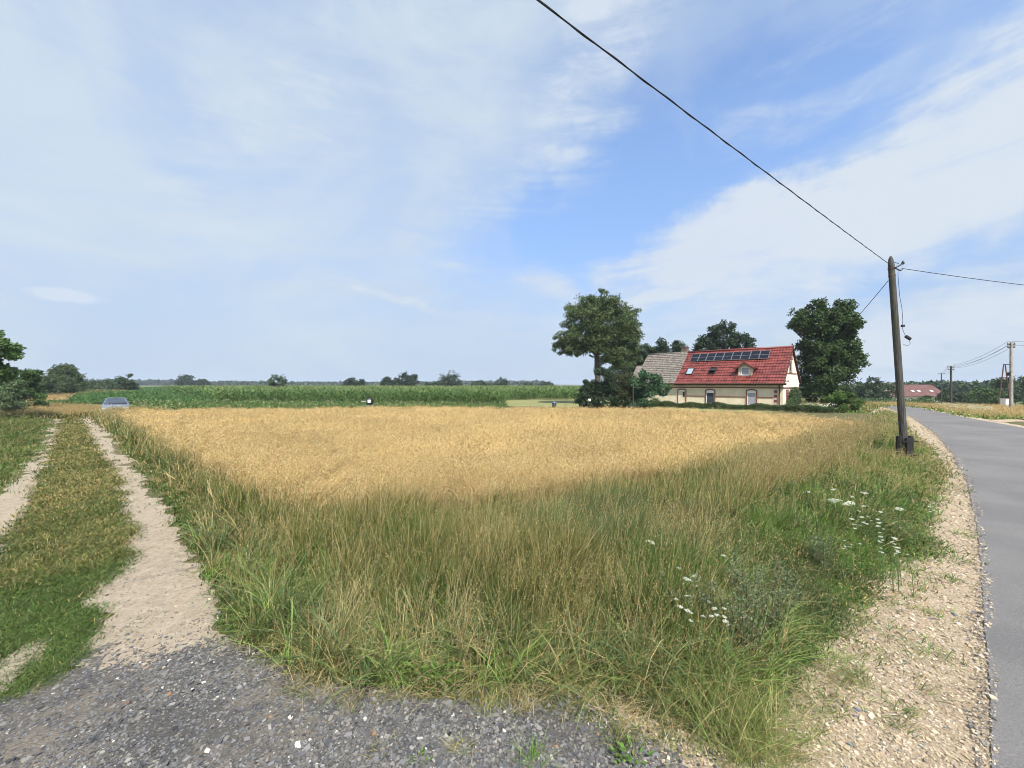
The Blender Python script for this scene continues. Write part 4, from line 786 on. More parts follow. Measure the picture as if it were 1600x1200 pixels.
# gable windows and timber lines
def gwin(y0, y1, z0, z1):
    e = empty('window', (0, 0, 0)); e.parent = house
    b = MB(); b.box(.026, .08, y0-.09, y0, z0, z1+.1); b.box(.026, .08, y1, y1+.09, z0, z1+.1); b.box(.026, .08, y0, y1, z1, z1+.1); b.box(.026, .10, y0-.12, y1+.12, z0-.08, z0); b.build('brick_surround', M_brick, e)
    b = MB(); b.box(.026, .05, y0, y0+.05, z0, z1); b.box(.026, .05, y1-.05, y1, z0, z1); b.box(.026, .05, y0+.05, y1-.05, z1-.05, z1); b.box(.026, .05, y0+.05, y1-.05, z0, z0+.05); b.build('frame', M_white, e)
    MB().box(.026, .036, y0+.05, y1-.05, z0+.05, z1-.05).build('pane', M_glass, e)
gwin(2.5, 3.2, 3.45, 4.3); gwin(3.1, 3.45, 4.65, 5.0); gwin(1.2, 1.8, .75, 1.7)
# dormer
da, db = su(1155, 584)[0], su(1176, 584)[0]; dm = (da+db)/2; vy = .45; dz0 = sz_(vy)-.05; dz1 = 3.86; dzp = 4.36
dorm = empty('dormer', (0, 0, 0)); dorm.parent = house
MB().prism([(dm-.58, vy, dz0), (dm+.58, vy, dz0), (dm+.58, vy, dz1), (dm, vy, dzp-.1), (dm-.58, vy, dz1)], (0, 1.35, 0)).build('dormer_wall', M_plaster, dorm)
b = MB()
for s_ in (-1, 1):
    pts = [(dm, dzp), (dm+s_*.45, dzp-.34), (dm+s_*.72, dzp-.50), (dm+s_*.93, dzp-.54)]
    for (xa, za), (xb, zb) in zip(pts[:-1], pts[1:]):
        b.prism([(xa, vy-.28, za-.06), (xb, vy-.28, zb-.06), (xb, vy-.28, zb+.02), (xa, vy-.28, za+.02)], (0, 2.0 if xa == dm else 1.7, 0))
b.build('dormer_roof', M_redtile, dorm)
b = MB()
for s_ in (-1, 1):
    pts = [(dm, dzp-.06), (dm+s_*.45, dzp-.40), (dm+s_*.72, dzp-.56), (dm+s_*.93, dzp-.60)]
    for (xa, za), (xb, zb) in zip(pts[:-1], pts[1:]): b.prism([(xa, vy-.30, za-.09), (xb, vy-.30, zb-.09), (xb, vy-.30, zb-.003), (xa, vy-.30, za-.003)], (0, .05, 0))
b.build('barge_board', M_fascia, dorm)
b = MB(); b.box(dm-.36, dm-.30, vy-.04, vy-.002, dz0+.14, dz1+.02); b.box(dm+.30, dm+.36, vy-.04, vy-.002, dz0+.14, dz1+.02); b.box(dm-.30, dm+.30, vy-.04, vy-.002, dz1-.04, dz1+.02); b.box(dm-.42, dm+.42, vy-.08, vy-.002, dz0+.08, dz0+.14); b.build('frame', M_white, dorm)
MB().box(dm-.30, dm+.30, vy-.012, vy-.003, dz0+.14, dz1-.04).build('pane', M_curtain, dorm)
# slope-aligned fittings: roof windows and solar panels
th = math.atan2(RZ-EZ, GW/2)
def slope_box(x0, x1, v0, v1, h0, h1, name, m, parent, extra=0.0):
    M = Matrix.Translation((0, 0, EZ)) @ Matrix.Rotation(th, 4, 'X'); k = 1/math.cos(th)
    b = MB(); b.box(x0, x1, v0*k, v1*k, h0, h1, M); return b.build(name, m, parent)
a, v1 = su(1075, 576.5); c, v0 = su(1084, 586); a2 = su(1073.5, 581)[0]; c2 = su(1084, 581)[0]
for (xa, xb, va, vb, op) in ((su(1073.5, 581)[0], su(1083.7, 581)[0], v0, v1, 0), (su(1108.5, 580)[0], su(1119, 580)[0], v0+.03, v1+.03, 1)):
    rw = empty('roof_window', (0, 0, 0)); rw.parent = house
    b = MB(); M = Matrix.Translation((0, 0, EZ)) @ Matrix.Rotation(th, 4, 'X'); k = 1/math.cos(th); A, B = va*k, vb*k
    b.box(xa, xa+.06, A, B, .03, .14, M); b.box(xb-.06, xb, A, B, .03, .14, M); b.box(xa+.06, xb-.06, A, A+.06, .03, .14, M); b.box(xa+.06, xb-.06, B-.06, B, .03, .14, M); b.build('frame', M_dark, rw)
    slope_box(xa+.06, xb-.06, va+.04, vb-.04, .06, .11 if not op else .07, 'pane', M_skyglass if not op else M_rubber, rw)  # open window: black sheet painted in for the shade under the raised sash
    if op:
        M2 = M @ Matrix.Translation((0, (A+B)/2, .12)) @ Matrix.Rotation(R(-38), 4, 'X'); b = MB(); b.box(xa+.03, xb-.03, -.33, .33, 0, .05, M2); b.build('tilted_sash', M_dark, rw)
        b = MB(); b.box(xa+.09, xb-.09, -.27, .27, .052, .058, M2); b.build('sash_glass', M_skyglass, rw)
xl, xr = -8.87, -1.57; pw = (xr-xl)/9
M = Matrix.Translation((0, 0, EZ)) @ Matrix.Rotation(th, 4, 'X'); k = 1/math.cos(th); y0, y1 = 2.08*k, 2.96*k
for i in range(9):
    a, c = xl+i*pw+.012, xl+(i+1)*pw-.012; sp_ = empty('solar_panel', (0, 0, 0)); sp_.parent = house
    b = MB(); t = .022; b.box(a, a+t, y0, y1, .10, .155, M); b.box(c-t, c, y0, y1, .10, .155, M); b.box(a+t, c-t, y0, y0+t, .10, .155, M); b.box(a+t, c-t, y1-t, y1, .10, .155, M); b.box(a+t, c-t, (y0+y1)/2-.014, (y0+y1)/2+.014, .10, .152, M); b.build('panel_frame', M_alu, sp_)
    MB().box(a+t, c-t, y0+t, (y0+y1)/2-.014, .11, .145, M).build('cells', M_solar, sp_); MB().box(a+t, c-t, (y0+y1)/2+.014, y1-t, .11, .145, M).build('cells', M_solar, sp_)
b = MB(); b.box(-10.35, -9.75, GW/2+.1, GW/2+.7, 5.2, 6.35); b.box(-10.40, -9.70, GW/2+.05, GW/2+.75, 6.35, 6.45); b.build('chimney', solid('sooty_brick', (.16, .12, .10), .9, .2, var=.35, scale=9), g_roof)
# creeper on the gable, hedge and flowers at the foot of the wall
def leafblob(name, label, cat, c, boxes, n, leaf, pals, rz=0.0, stems=None):
    root = empty(name, c, rz, label, cat); Q = []; 
    for (x0, x1, y0, y1, z0, z1, w) in boxes:
        k = int(n*w); q = rng.random((k, 3)); q = q*np.array([x1-x0, y1-y0, z1-z0])+np.array([x0, y0, z0]); kz = 1-.35*vn(q[:, 0], q[:, 1], 1.7, 33); q[:, 2] = z0+(q[:, 2]-z0)*kz; Q.append(q)
    Q = np.concatenate(Q); n = len(Q); tone = (.65+.7*vn(Q[:, 0]*1.0, Q[:, 2]*1.3+Q[:, 1], 2.3, 44))[:, None]
    V, T, CC = diamonds(Q, rng.normal(0, 1, (n, 3)), leaf*rng.uniform(.6, 1.3, n), np.full(n, leaf*.6), pal(pals, n, .15)*tone); npmesh('foliage', V, T, CC, M_tree, root)
    for s_ in (stems or [(0, 0, .6)]): MB().tube([(s_[0], s_[1], -.1), (s_[0]+.03, s_[1], s_[2])], [.03, .015], 6).build('stem', M_bark, root)
    return root
lx = lambda x, y: (HX+.70711*(x+y), HY+.70711*(-x+y))
p = lx(.22, 3.0); leafblob('creeper', 'dark green creeper climbing the pale right gable of the farmhouse', 'plant', (*p, 0), [(-.12, .18, -1.3, 2.6, 0, 1.75, .8), (-.1, .12, -.8, 1.9, 1.2, 2.0, .25)], 5200, .13, TC+TG, R(-45), [(0, 0, 1.4), (0, 1, 1.3)])
p = lx(.3, .75); leafblob('climbing_shrub', 'small green shrub at the front corner of the pale gable', 'shrub', (*p, 0), [(-.15, .25, -.3, .4, 0, 1.0, 1)], 700, .11, TB, R(-45), [(0, 0, .7)])
hd = empty('clipped_hedge', (24.2, 33.0, 0), R(-38), 'long low dark hedge along the wheat in front of the farmhouse', 'hedge')
n = 15000; q = rng.random((n, 3)); X = -13.2+q[:, 0]*14.6; Y = -.35+q[:, 1]*.7; Z = (.05+.46*q[:, 2]**.7*(.62+.75*vn(X, X*0, .9, 51)))
V, T, CC = diamonds(np.stack([X, Y, Z], 1), rng.normal(0, 1, (n, 3)), .11*rng.uniform(.6, 1.3, n), np.full(n, .07), pal([(.055, .09, .03), (.08, .12, .035), (.035, .06, .02)], n, .2)); npmesh('foliage', V, T, CC, M_tree, hd)
[MB().tube([(xx, 0, -.1), (xx+.05, 0, .4)], [.02, .01], 5).build('stem', M_bark, hd) for xx in np.arange(-13, 1.2, 1.2)]
for (px, w, lab) in ((1018, .8, 'leftmost of the two round box bushes under the grey-roofed end'), (1036, .75, 'round box bush below the small square window of the grey-roofed end')):
    x_ = fu(px); p = lx(x_, -1.9); leafblob('box_bush', lab, 'bush', (*p, 0), [(-w*.8, w*.8, -.4, .4, 0, .75, 1), (-w*.5, w*.5, -.3, .3, .3, .95, .5)], 1000, .10, TG, 0, [(0, 0, .5)])
# small outbuilding left of the house
X, Y, _ = place(997, d=50); shed = empty('shed', (X, Y, 0), R(-38), 'small shed with an old grey roof and brown gable half hidden by shrubs', 'shed')
MB().prism([(0, -1.3, 0), (0, 1.3, 0), (0, 1.3, 3.3), (0, 0, 4.35), (0, -1.3, 3.3)], (3.2, 0, 0)).build('wall', solid('brown_boards', (.20, .14, .09), .9, var=.3), shed)
b = MB(); b.prism([(-.15, -1.45, 3.2), (-.15, 0, 4.42), (-.15, 0, 4.52), (-.15, -1.45, 3.3)], (3.5, 0, 0)); b.prism([(-.15, 1.45, 3.2), (-.15, 0, 4.42), (-.15, 0, 4.52), (-.15, 1.45, 3.3)], (3.5, 0, 0)); b.build('roof', M_greytile, shed)
# thin post with a cross arm by the shrubs
X, Y = (989-800)/F*34, 34; t = empty('garden_post', (X, Y, 0), 0, 'thin bare post with a side arm in front of the shrubs left of the house', 'post')
MB().tube([(0, 0, -.1), (.02, 0, 2.40)], [.05, .04], 8).build('post', M_wood, t); MB().tube([(.04, 0, 2.02), (.72, .02, 1.98)], .025, 6).build('side_arm', M_wood, t)
# ------------------------------------------------------------------ the barn by the road bend
D = 105; bx0, bx1 = (1395-800)/F*D, (1484-800)/F*D; zb = float(gz((bx0+bx1)/2, D)); br = empty('barn', ((bx0+bx1)/2, D, zb), 0, 'long low barn with a faded brownish red roof beyond the road bend', 'barn')
hw = (bx1-bx0)/2; er = H-19*D/F-zb; rr = H-1*D/F-zb
MB().prism([(-hw+.4, .4, -.3), (-hw+.4, 9, -.3), (-hw+.4, 9, er+.2), (-hw+.4, 4.7, rr-.15), (-hw+.4, .4, er+.2)], (2*hw-.8, 0, 0)).build('wall', M_plasterlight, br)
rf = MB(); rf.poly([(-hw, 0, er), (hw, 0, er), (hw, 4.7, rr), (-hw+1.2, 4.7, rr)]); rf.poly([(-hw, 9.4, er), (hw, 9.4, er), (hw, 4.7, rr), (-hw+1.2, 4.7, rr)]); rf.prism([(-hw, -.02, er-.12), (-hw, -.06, er-.12), (-hw, -.06, er+.02), (-hw, -.02, er+.02)], (2*hw, 0, 0)); rf = rf.build('roof', M_oldtile, br)
for pc in (1437, 1447, 1467):
    xx = (pc-800)/F*D-(bx0+bx1)/2; f = .42; m_ = MB(); m_.prism([(xx-.35, 4.7*f-.25-.08, er+(rr-er)*(f-.05)+.03), (xx+.35, 4.7*f-.25-.08, er+(rr-er)*(f-.05)+.03), (xx+.35, 4.7*f+.25-.08, er+(rr-er)*(f+.05)+.06), (xx-.35, 4.7*f+.25-.08, er+(rr-er)*(f+.05)+.06)], (0, -.04, .06)); m_.build('skylight', M_white, rf)
# ------------------------------------------------------------------ leaning wooden pole
PD = 12.6; PB = Vector(((1414-800)/F*PD, PD, 0)); PT = Vector(((1391.5-800)/F*PD, PD, H+200/F*PD))
pole = empty('utility_pole', PB, 0, 'tall leaning weathered wooden pole in a dark stub beside the road', 'utility pole')
L = PT-PB; b = MB(); b.tube([L*0+Vector((0, 0, .02)), L*.03, L*.25, L*.5, L*.75, L*.955, L*.985, L], [.100, .098, .095, .091, .086, .080, .058, .018], 20); b.build('shaft', M_wood, pole, True)
stub = MB()
for (xx, yy, r_) in ((-.165, .02, .075), (.170, .02, .075)): stub.tube([(xx+.01, yy, -.15), (xx, yy, .70)], r_, 12)
stub.box(-.10, .11, -.165, -.112, .04, .66); stub = stub.build('ground_stub', M_stub, pole, False)
[MB().box(-.235, .24, -.185, -.166, q_, q_+.04).build('clamp_band', M_stub, stub) for q_ in (.53, .12)]
def on(t, dx=0, dy=0, dz=0): return L*t+Vector((dx, dy, dz))
b = MB(); b.tube([on(.94, .07, -.06), on(.945, .22, -.08, .05), on(.945, .30, -.08, .10)], .022, 8); b.tube([on(.94, .08, -.05, -.02), on(.925, .22, -.06, .0), on(.925, .27, -.06, .04)], .018, 8); b.tube([on(.972, .07, 0), on(.955, .24, 0, .04)], .008, 6); b.build('wire_bracket', M_dark, pole)
for z in (.90, .935): MB().tube([on(z, -.0, 0), on(z+.006, 0, 0)], .09, 16).build('band', M_steelrust, pole)
ins = MB(); ins.tube([on(.945, .28, -.08, .06), on(.945, .28, -.08, .10), on(.945, .28, -.08, .13), on(.945, .28, -.08, .17)], [.025, .045, .03, .02], 10); ins.build('insulator', M_dark, pole, True)
cb = MB(); cb.tube([on(.93, .12, -.09), on(.90, .09, -.10), on(.80, .095, -.10), on(.74, .12, -.12), on(.68, .12, -.12), on(.64, .10, -.11), on(.61, .15, -.12)], .006, 6)
cb.tube([on(.585, .27, -.12), on(.568, .30, -.12), on(.555, .22, -.12), on(.558, .15, -.12), on(.565, .09, -.10)], .006, 6); cb.build('drop_cable', M_rubber, pole, True)
Mx = Matrix.Translation(on(.595, .24, -.12)) @ Matrix.Rotation(R(32), 4, 'Y'); MB().box(-.09, .09, -.035, .035, -.038, .038, Mx).build('junction_box', M_dark, pole, bevel=.008)
b = MB(); b.box(.07, .15, -.15, -.09, 0, .06, Matrix.Translation(on(.648))); b.build('cable_clamp', M_dark, pole)
def wire(name, pts, rad, label, m=None, group=None):
    b = MB(); b.tube(pts, rad, 6, False); o = b.build(name, m or M_rubber, None, True); return tag(o, label, 'wire', group)
A0 = PB+on(.936, .0, -.10); zz = A0.z
P_ = []
for i in range(61):
    s_ = i/60*2.3; P_.append((A0.x-11.45*s_, A0.y-9.05*s_, A0.z+.06*s_*s_-.37*s_))
bb = MB(); bb.tube(P_, .0075, 6, False)
tw = []                                                # the thin second strand twisted round it
for i in range(401):
    s_ = i/400*2.3; a = i*.55; tw.append((A0.x-11.45*s_+.009*math.cos(a), A0.y-9.05*s_, A0.z+.06*s_*s_-.37*s_+.009*math.sin(a)))
bb.tube(tw, .005, 5, False); tag(bb.build('overhead_cable', M_rubber, None, True), 'thick twisted black cable running overhead from the leaning pole', 'wire')
C0 = PB+on(.935, .25, -.08); wire('overhead_cable', [(C0.x+26*t, C0.y+1.2*t+3*t, C0.z-.52*4*t*(1-t)-.1*t) for t in np.linspace(0, 1, 25)], .009, 'thin cable leaving the leaning pole towards the right edge of the photo')
D0 = PB+on(.88, -.08, .05); E0 = Vector(lx(.3, GW*.55)+(4.2,)); wire('overhead_cable', [tuple(D0.lerp(E0, t)-Vector((0, 0, 2.0*4*t*(1-t)*.35))) for t in np.linspace(0, 1, 25)], .010, 'thin cable dropping from the leaning pole behind the dark tree to the house')
# ------------------------------------------------------------------ smaller poles on the right
def small_pole(px, d, pt, label, r0, arms, m, aw=.5, base_cap=False):
    X, Y, z0 = place(px, d=d); h = H+(600-pt)/F*d-z0; e = empty('utility_pole', (X, Y, z0), 0, label, 'utility pole')
    b = MB(); b.tube([(0, 0, -.2), (0, 0, h*.5), (0, 0, h)], [r0, r0*.9, r0*.75], 10); b.build('shaft', m, e)
    for k, (dz, w) in enumerate(arms):
        b = MB(); b.box(-w, w, -.04, .04, h-dz-.035, h-dz+.035); b.build('cross_arm', M_dark, e)
        [MB().tube([(s_*w*.9, 0, h-dz+.03), (s_*w*.9, 0, h-dz+.08), (s_*w*.9, 0, h-dz+.15)], [.03, .055, .025], 8).build('insulator', M_conc, e) for s_ in (-1, 1)]
    return Vector((X, Y, z0+h)), e
t3, e3 = small_pole(1580, 35, 535, 'tall concrete pole with short cross arms at the right edge', .125, [(.16, .32), (.42, .30)], M_conc)
MB().box(-.26, -.12, -.08, .08, 3.05, 3.35).build('fuse_box', M_dark, e3, bevel=.01)
t2, e2 = small_pole(1486, 50, 572, 'brown wooden pole with two short cross arms in the dry meadow', .12, [(.12, .42), (.45, .38)], M_wood)
t4, e4 = small_pole(1471, 80, 583, 'thin distant pole in front of the barn roof', .11, [(.15, .6)], M_wood)
k = 0
for s_ in (-1, 1):
    for dz in (.08, .38):
        for (a, c, w1, w2, lab) in ((t3, t2, .3, .38, 'power wire strung between the concrete pole and the brown pole, '+('upper' if dz < .2 else 'lower')+(' near' if s_ < 0 else ' far')+' one'), (t2, t4, .38, .5, 'power wire strung between the brown pole and distant pole, '+('upper' if dz < .2 else 'lower')+(' near' if s_ < 0 else ' far')+' one')):
            A = a+Vector((s_*w1, 0, -dz+.15)); B = c+Vector((s_*w2, 0, -min(dz, .15)+.12 if c is t4 else -dz+.15)); wire('power_wire', [tuple(A.lerp(B, t)-Vector((0, 0, .42*4*t*(1-t)))) for t in np.linspace(0, 1, 15)], .011, lab, M_dark, 'power wires between the far poles')
        A = t3+Vector((s_*.3, 0, -dz+.15)); B = A+Vector((22, -10, .3)); wire('power_wire', [tuple(A.lerp(B, t)-Vector((0, 0, .5*4*t*(1-t)))) for t in np.linspace(0, 1, 15)], .010, 'power wire from the concrete pole past the right edge, '+('upper' if dz < .2 else 'lower')+(' near' if s_ < 0 else ' far')+' one', M_dark, 'power wires to the right edge')
# A-frame transformer pole, pale cabinets
X, Y, z0 = place(1569.5, d=56); h = H+31/F*56-z0; e = empty('transformer_pole', (X, Y, z0), 0, 'rusty A-shaped double pole behind the concrete pole', 'utility pole')
for s_ in (-1, 1): MB().tube([(s_*1.0, 0, -.2), (s_*.10, 0, h)], [.08, .06], 8).build('leg', M_steelrust, e)
MB().box(-.42, .42, -.05, .05, h*.72, h*.72+.12).build('brace', M_steelrust, e); b = MB(); b.box(-.1, .75, -.05, .05, h-.08, h+.02); b.box(.15, .8, -.05, .05, h*.66, h*.66+.08); b.tube([(.6, 0, h*.66+.08), (.6, 0, h*.66+.5)], .13, 8); b.build('arm', M_dark, e)
for (p0, p1, t_, bm_, lab) in ((1566, 1573.5, 623, 631, 'white boxy electrical cabinet left of the concrete pole'), (1574, 1578.5, 625, 631, 'smaller grey white cabinet tucked behind the concrete pole')):
    dd = 51 if p0 < 1570 else 52; X, Y, z0 = place((p0+p1)/2, d=dd); w = (p1-p0)/2/F*dd; h = H-(t_-600)/F*dd-z0; e = empty('electrical_cabinet', (X, Y, z0), R(12), lab, 'cabinet')
    MB().box(-w, w, -.25, .25, -.05, h-.07).build('body', M_white, e); MB().box(-w-.04, w+.04, -.30, .30, h-.07, h).build('lid', M_white, e); MB().box(-w+.05, w-.05, -.27, -.252, .1, h-.15).build('door', solid('pale_grey_door', (.6, .6, .6), .5), e)
# ------------------------------------------------------------------ parked car
cx, cy = (181-800)/F*31.0, 31.0; yaw = math.atan2(-cx, cy)  # nose points at the track junction
car = empty('parked_car', (cx, cy, -.04), yaw+0.0, 'silver blue hatchback parked behind the tall grass at the end of the track', 'car'); car.scale = (.93, .93, .93)
# local: nose towards -y
st = [(-2.05, .30, .50, .72), (-1.95, .26, .66, .80), (-1.2, .22, .86, .82), (-.95, .22, .90, .83), (.9, .22, .92, .84), (1.75, .28, .93, .82), (1.95, .34, .80, .76)]
V = []; Fc = []
for (y, zb_, zt, w) in st:
    V += [(-w*.94, y, zb_), (-w, y, zb_+.18), (-w, y, zt-.16), (-w*.90, y, zt-.02), (-w*.5, y, zt+.02), (w*.5, y, zt+.02), (w*.90, y, zt-.02), (w, y, zt-.16), (w, y, zb_+.18), (w*.94, y, zb_)]
for i in range(len(st)-1):
    for j in range(10): a = i*10+j; c = i*10+(j+1) % 10; Fc.append((a, c, c+10, a+10))
Fc.append(tuple(range(10))); Fc.append(tuple(range(60, 70)))
b = MB(); b.v = [Vector(v) for v in V]; b.f = Fc; body = b.build('body', M_carpaint, car, True, bevel=0)
b = MB(); q0 = [(-.74, -.98, .90), (.74, -.98, .90), (.76, 1.75, .92), (-.76, 1.75, .92)]; q1 = [(-.56, -.22, 1.37), (.56, -.22, 1.37), (.56, 1.30, 1.38), (-.56, 1.30, 1.38)]; b.v = [Vector(v) for v in q0+q1]; b.f = [(4, 5, 6, 7), (0, 1, 5, 4), (1, 2, 6, 5), (2, 3, 7, 6), (3, 0, 4, 7)]; b.build('cabin', M_carpaint, car, False, bevel=.05)
def quad(name, P, m, parent, off): b = MB(); b.prism(P, off); return b.build(name, m, parent)
quad('windscreen', [(-.66, -.955, .955), (.66, -.955, .955), (.50, -.275, 1.345), (-.50, -.275, 1.345)], M_glass, car, (0, -.035, .06))
for s_ in (-1, 1):
    quad('side_window', [(s_*.735, -.75, .95), (s_*.745, 1.45, .96), (s_*.59, 1.15, 1.33), (s_*.59, -.22, 1.33)], M_glass, car, (s_*.03, 0, .012))
    m_ = MB(); m_.box(s_*.93-.11, s_*.93+.11, -.82, -.68, .93, 1.07); m_.build('mirror', M_dark, car, bevel=.03)
    MB().box(s_*.60-.17, s_*.60+.17, -2.04, -1.90, .56, .69).build('headlight', M_lamp, car, bevel=.02)
    for y in (-1.30, 1.25):
        wh_ = empty('wheel', (s_*.74, y, .31)); wh_.parent = car
        MB().tube([(-.09, 0, 0), (.09, 0, 0)], .31, 20).build('tyre', M_rubber, wh_, bevel=0); MB().tube([(s_*.09, 0, 0), (s_*.10, 0, 0)], .19, 14).build('rim', M_alu, wh_)
MB().box(-.38, .38, -2.075, -2.02, .52, .64).build('grille', M_dark, car); MB().box(-.80, .80, -2.12, -2.0, .30, .50).build('bumper', M_carpaint, car, bevel=.04); MB().box(-.26, .26, -2.135, -2.122, .36, .46).build('number_plate', M_white, car)
# ------------------------------------------------------------------ odd things at the far edge of the wheat
X = (577.5-800)/F*31; e = empty('water_barrel', (X, 31, 0), R(10), 'dark barrel on a stand with a white square plate beyond the wheat', 'barrel')
b = MB(); b.tube([(0, 0, .72), (0, 0, .80), (0, 0, 1.16), (0, 0, 1.24)], [.20, .24, .24, .20], 16); b.build('drum', M_dark, e, True); b = MB(); [b.box(x_-.02, x_+.02, y_-.02, y_+.02, 0, .74) for x_ in (-.2, .2) for y_ in (-.2, .2)]; b.box(-.26, .26, -.26, .26, .69, .72); b.build('stand', M_alu, e)
MB().box(-.10, .12, -.27, -.245, .90, 1.12).build('white_plate', M_white, e); MB().tube([(-.62, -.05, 1.0), (-.24, 0, 1.0)], .02, 8).build('pipe', M_white, e)
X = (866-800)/F*31; e = empty('plastic_tub', (X, 31, 0), 0, 'small dark tub with a blue lid between wheat and mown meadow', 'tub')
MB().tube([(0, 0, 0), (0, 0, .62), (0, 0, .84)], [.13, .15, .16], 16).build('tub', M_dark, e, True); MB().tube([(0, 0, .84), (0, 0, .93), (0, 0, .96)], [.17, .16, .08], 16).build('lid', solid('blue_plastic', (.10, .16, .28), .4), e, True)
ro = np.random.default_rng(5)
for (px, py, w, lab, nm) in ((905, 624.5, 5, 'round white boulder at the dark edge of the conifer', 'white_boulder'), (921, 625, 4, 'pale grey boulder under the dark conifer, right of the white one', 'pale_boulder'), (939, 628, 2.5, 'small white stone at the foot of the tall spreading tree', 'white_stone')):
    X, Y = G(px, py); Y = min(Y, 36.5) if px > 910 else Y; X = (px-800)/F*Y; r_ = w/2/F*Y*1.25; bm = bmesh.new(); bmesh.ops.create_icosphere(bm, subdivisions=3, radius=r_)
    for v in bm.verts: v.co *= 1+.22*(float(vn(v.co.x*3/r_+9, v.co.y*3/r_+v.co.z*2/r_+9))-.5); v.co.z = v.co.z*.85+r_*.7
    me = bpy.data.meshes.new(nm); bm.to_mesh(me); bm.free(); me.materials.append(M_white); [setattr(p_, 'use_smooth', True) for p_ in me.polygons]; o = link(nm, me); o.location = (X, Y, .55 if px > 910 else 0); tag(o, lab, 'stone')
    if px > 910: o.location.z = max(0, H-(py-600+w/2)/F*Y)
# ------------------------------------------------------------------ wild carrot umbels
def umbel_mesh(n, rad, seed):
    q = np.random.default_rng(seed); V = []; T = []; C = []
    for k in range(n):
        a = k*2.4; r_ = rad*math.sqrt((k+.5)/n); cx_, cy_ = r_*math.cos(a), r_*math.sin(a); cz_ = -.22*rad*(r_/rad)**2+q.normal(0, .03*rad); s_ = rad*.155*q.uniform(.7, 1.25)
        b0 = len(V); m = 7; V.append((cx_, cy_, cz_+.10*s_)); 
        for j in range(m): t = 6.283*j/m+q.uniform(-.2, .2); rr = s_*q.uniform(.8, 1.15); V.append((cx_+rr*math.cos(t), cy_+rr*math.sin(t), cz_-.18*s_))
        T += [(b0, b0+1+j, b0+1+(j+1) % m) for j in range(m) if (j+k) % 4]
        c0 = len(V); V += [(cx_*.9, cy_*.9, cz_-.25*s_), (cx_*.9+.003, cy_*.9, cz_-.2*s_), (0, 0, -.75*rad)]; T.append((c0, c0+1, c0+2))
    return np.array(V), np.array(T)
M_petal = leafmat('petal', .25, .2, .7); M_stem = solid('green_stem', (.10, .16, .05), .7)
protos = []
for sd in range(3):
    V, T = umbel_mesh(26, .055, sd); C = np.tile(np.array([[.74, .76, .68]]), (len(V), 1)); me = npmesh('flower_head', V, T, C, M_petal); protos.append(me.data); bpy.data.objects.remove(me)
def umbel(px, py, size, hh, label, group, nm='wild_carrot'):
    size *= .82
    d = (H-hh)*F/(py-600); X = (px-800)/F*d; lean = ro.normal(0, .06, 2)*hh; r_ = size/2/F*d/.055
    e = empty(nm, (X-lean[0], d-lean[1], 0), 0, label, 'flower', group)
    h = link('flower_head', protos[ro.integers(3)], e); h.location = (lean[0], lean[1], hh); h.scale = (r_, r_, r_); h.rotation_euler = (ro.normal(.12, .12), ro.normal(0, .12), ro.uniform(0, 6))
    b = MB(); b.tube([(0, 0, -.02), (lean[0]*.3, lean[1]*.3, hh*.5), (lean[0], lean[1], hh-.04*r_)], [.0035, .003, .002], 5, False); b.build('stem', M_stem, e, True)
umbel(1303, 779, 24, .62, 'largest white umbel, topmost left of the cluster by the roadside', None)
umbel(1326, 785, 20, .60, 'large white umbel touching the largest one on its right', None)
umbel(1331, 775, 9, .62, 'small white umbel just above the large pair', None); umbel(1350, 769, 12, .62, 'white umbel standing alone above and right of the large pair', None)
umbel(1302, 764, 9, .6, 'small flat white umbel above the largest one', None); umbel(1264, 768, 7, .5, 'tiny white umbel far left of the roadside cluster', None)
umbel(1405, 794, 13, .5, 'white umbel on its own near the sandy shoulder, below the pole', None); umbel(1018, 846, 14, .66, 'lone white umbel in the tall grass below the middle of the wheat', None)
umbel(1131, 867, 10, .6, 'white umbel alone between the lone one and the shoulder', None); umbel(1073, 903, 17, .58, 'biggest white umbel of the lower cluster in the near grass', None); umbel(1084, 899, 10, .58, 'smaller umbel right of the biggest one of the lower cluster', None)
ORD = 'first second third fourth fifth sixth seventh eighth ninth tenth eleventh twelfth thirteenth fourteenth fifteenth sixteenth seventeenth eighteenth nineteenth'.split()
def cluster(pts, sr, hr, what, where, group):
    pts = sorted(pts)
    for i, (px, py) in enumerate(pts): umbel(px, py, ro.uniform(*sr), ro.uniform(*hr), f'{what}, {ORD[i]} from the left {where}', group)
cluster([(1061, 887), (1088, 915), (1063, 947), (1080, 957), (1074, 953), (1108, 939), (1116, 950), (1132, 950), (1112, 962), (1120, 960), (1132, 963), (1134, 970), (1080, 969), (1138, 976), (1056, 935), (1073, 930), (1098, 962)], (6, 11), (.42, .58), 'small white umbel', 'in the loose lower cluster', 'umbels of the lower cluster')
up, lo_ = [], []
for _ in range(36):
    t = ro.random(); px = 1335+70*t+ro.normal(0, 12); py = 800+55*t+ro.normal(0, 10); (up if py < 800+.786*(px-1335) else lo_).append((px, py))
up, lo_ = up[:19], lo_[:19]
cluster(up, (5, 9), (.38, .52), 'small white umbel', 'in the upper half of the dense roadside cluster', 'umbels of the roadside cluster'); cluster(lo_, (5, 9), (.38, .52), 'small white umbel', 'in the lower half of the dense roadside cluster', 'umbels of the roadside cluster')
cluster([(ro.uniform(1395, 1412), ro.uniform(728, 742)) for _ in range(10)], (3, 5), (.14, .16), 'tiny white bloom', 'in the grass at the pole foot', 'tiny blooms by the pole foot')
cluster([(ro.uniform(1447, 1466), ro.uniform(777, 803)) for _ in range(7)], (4, 7), (.22, .25), 'small white bloom', 'at the sandy edge right of the cluster', 'blooms at the sandy edge')
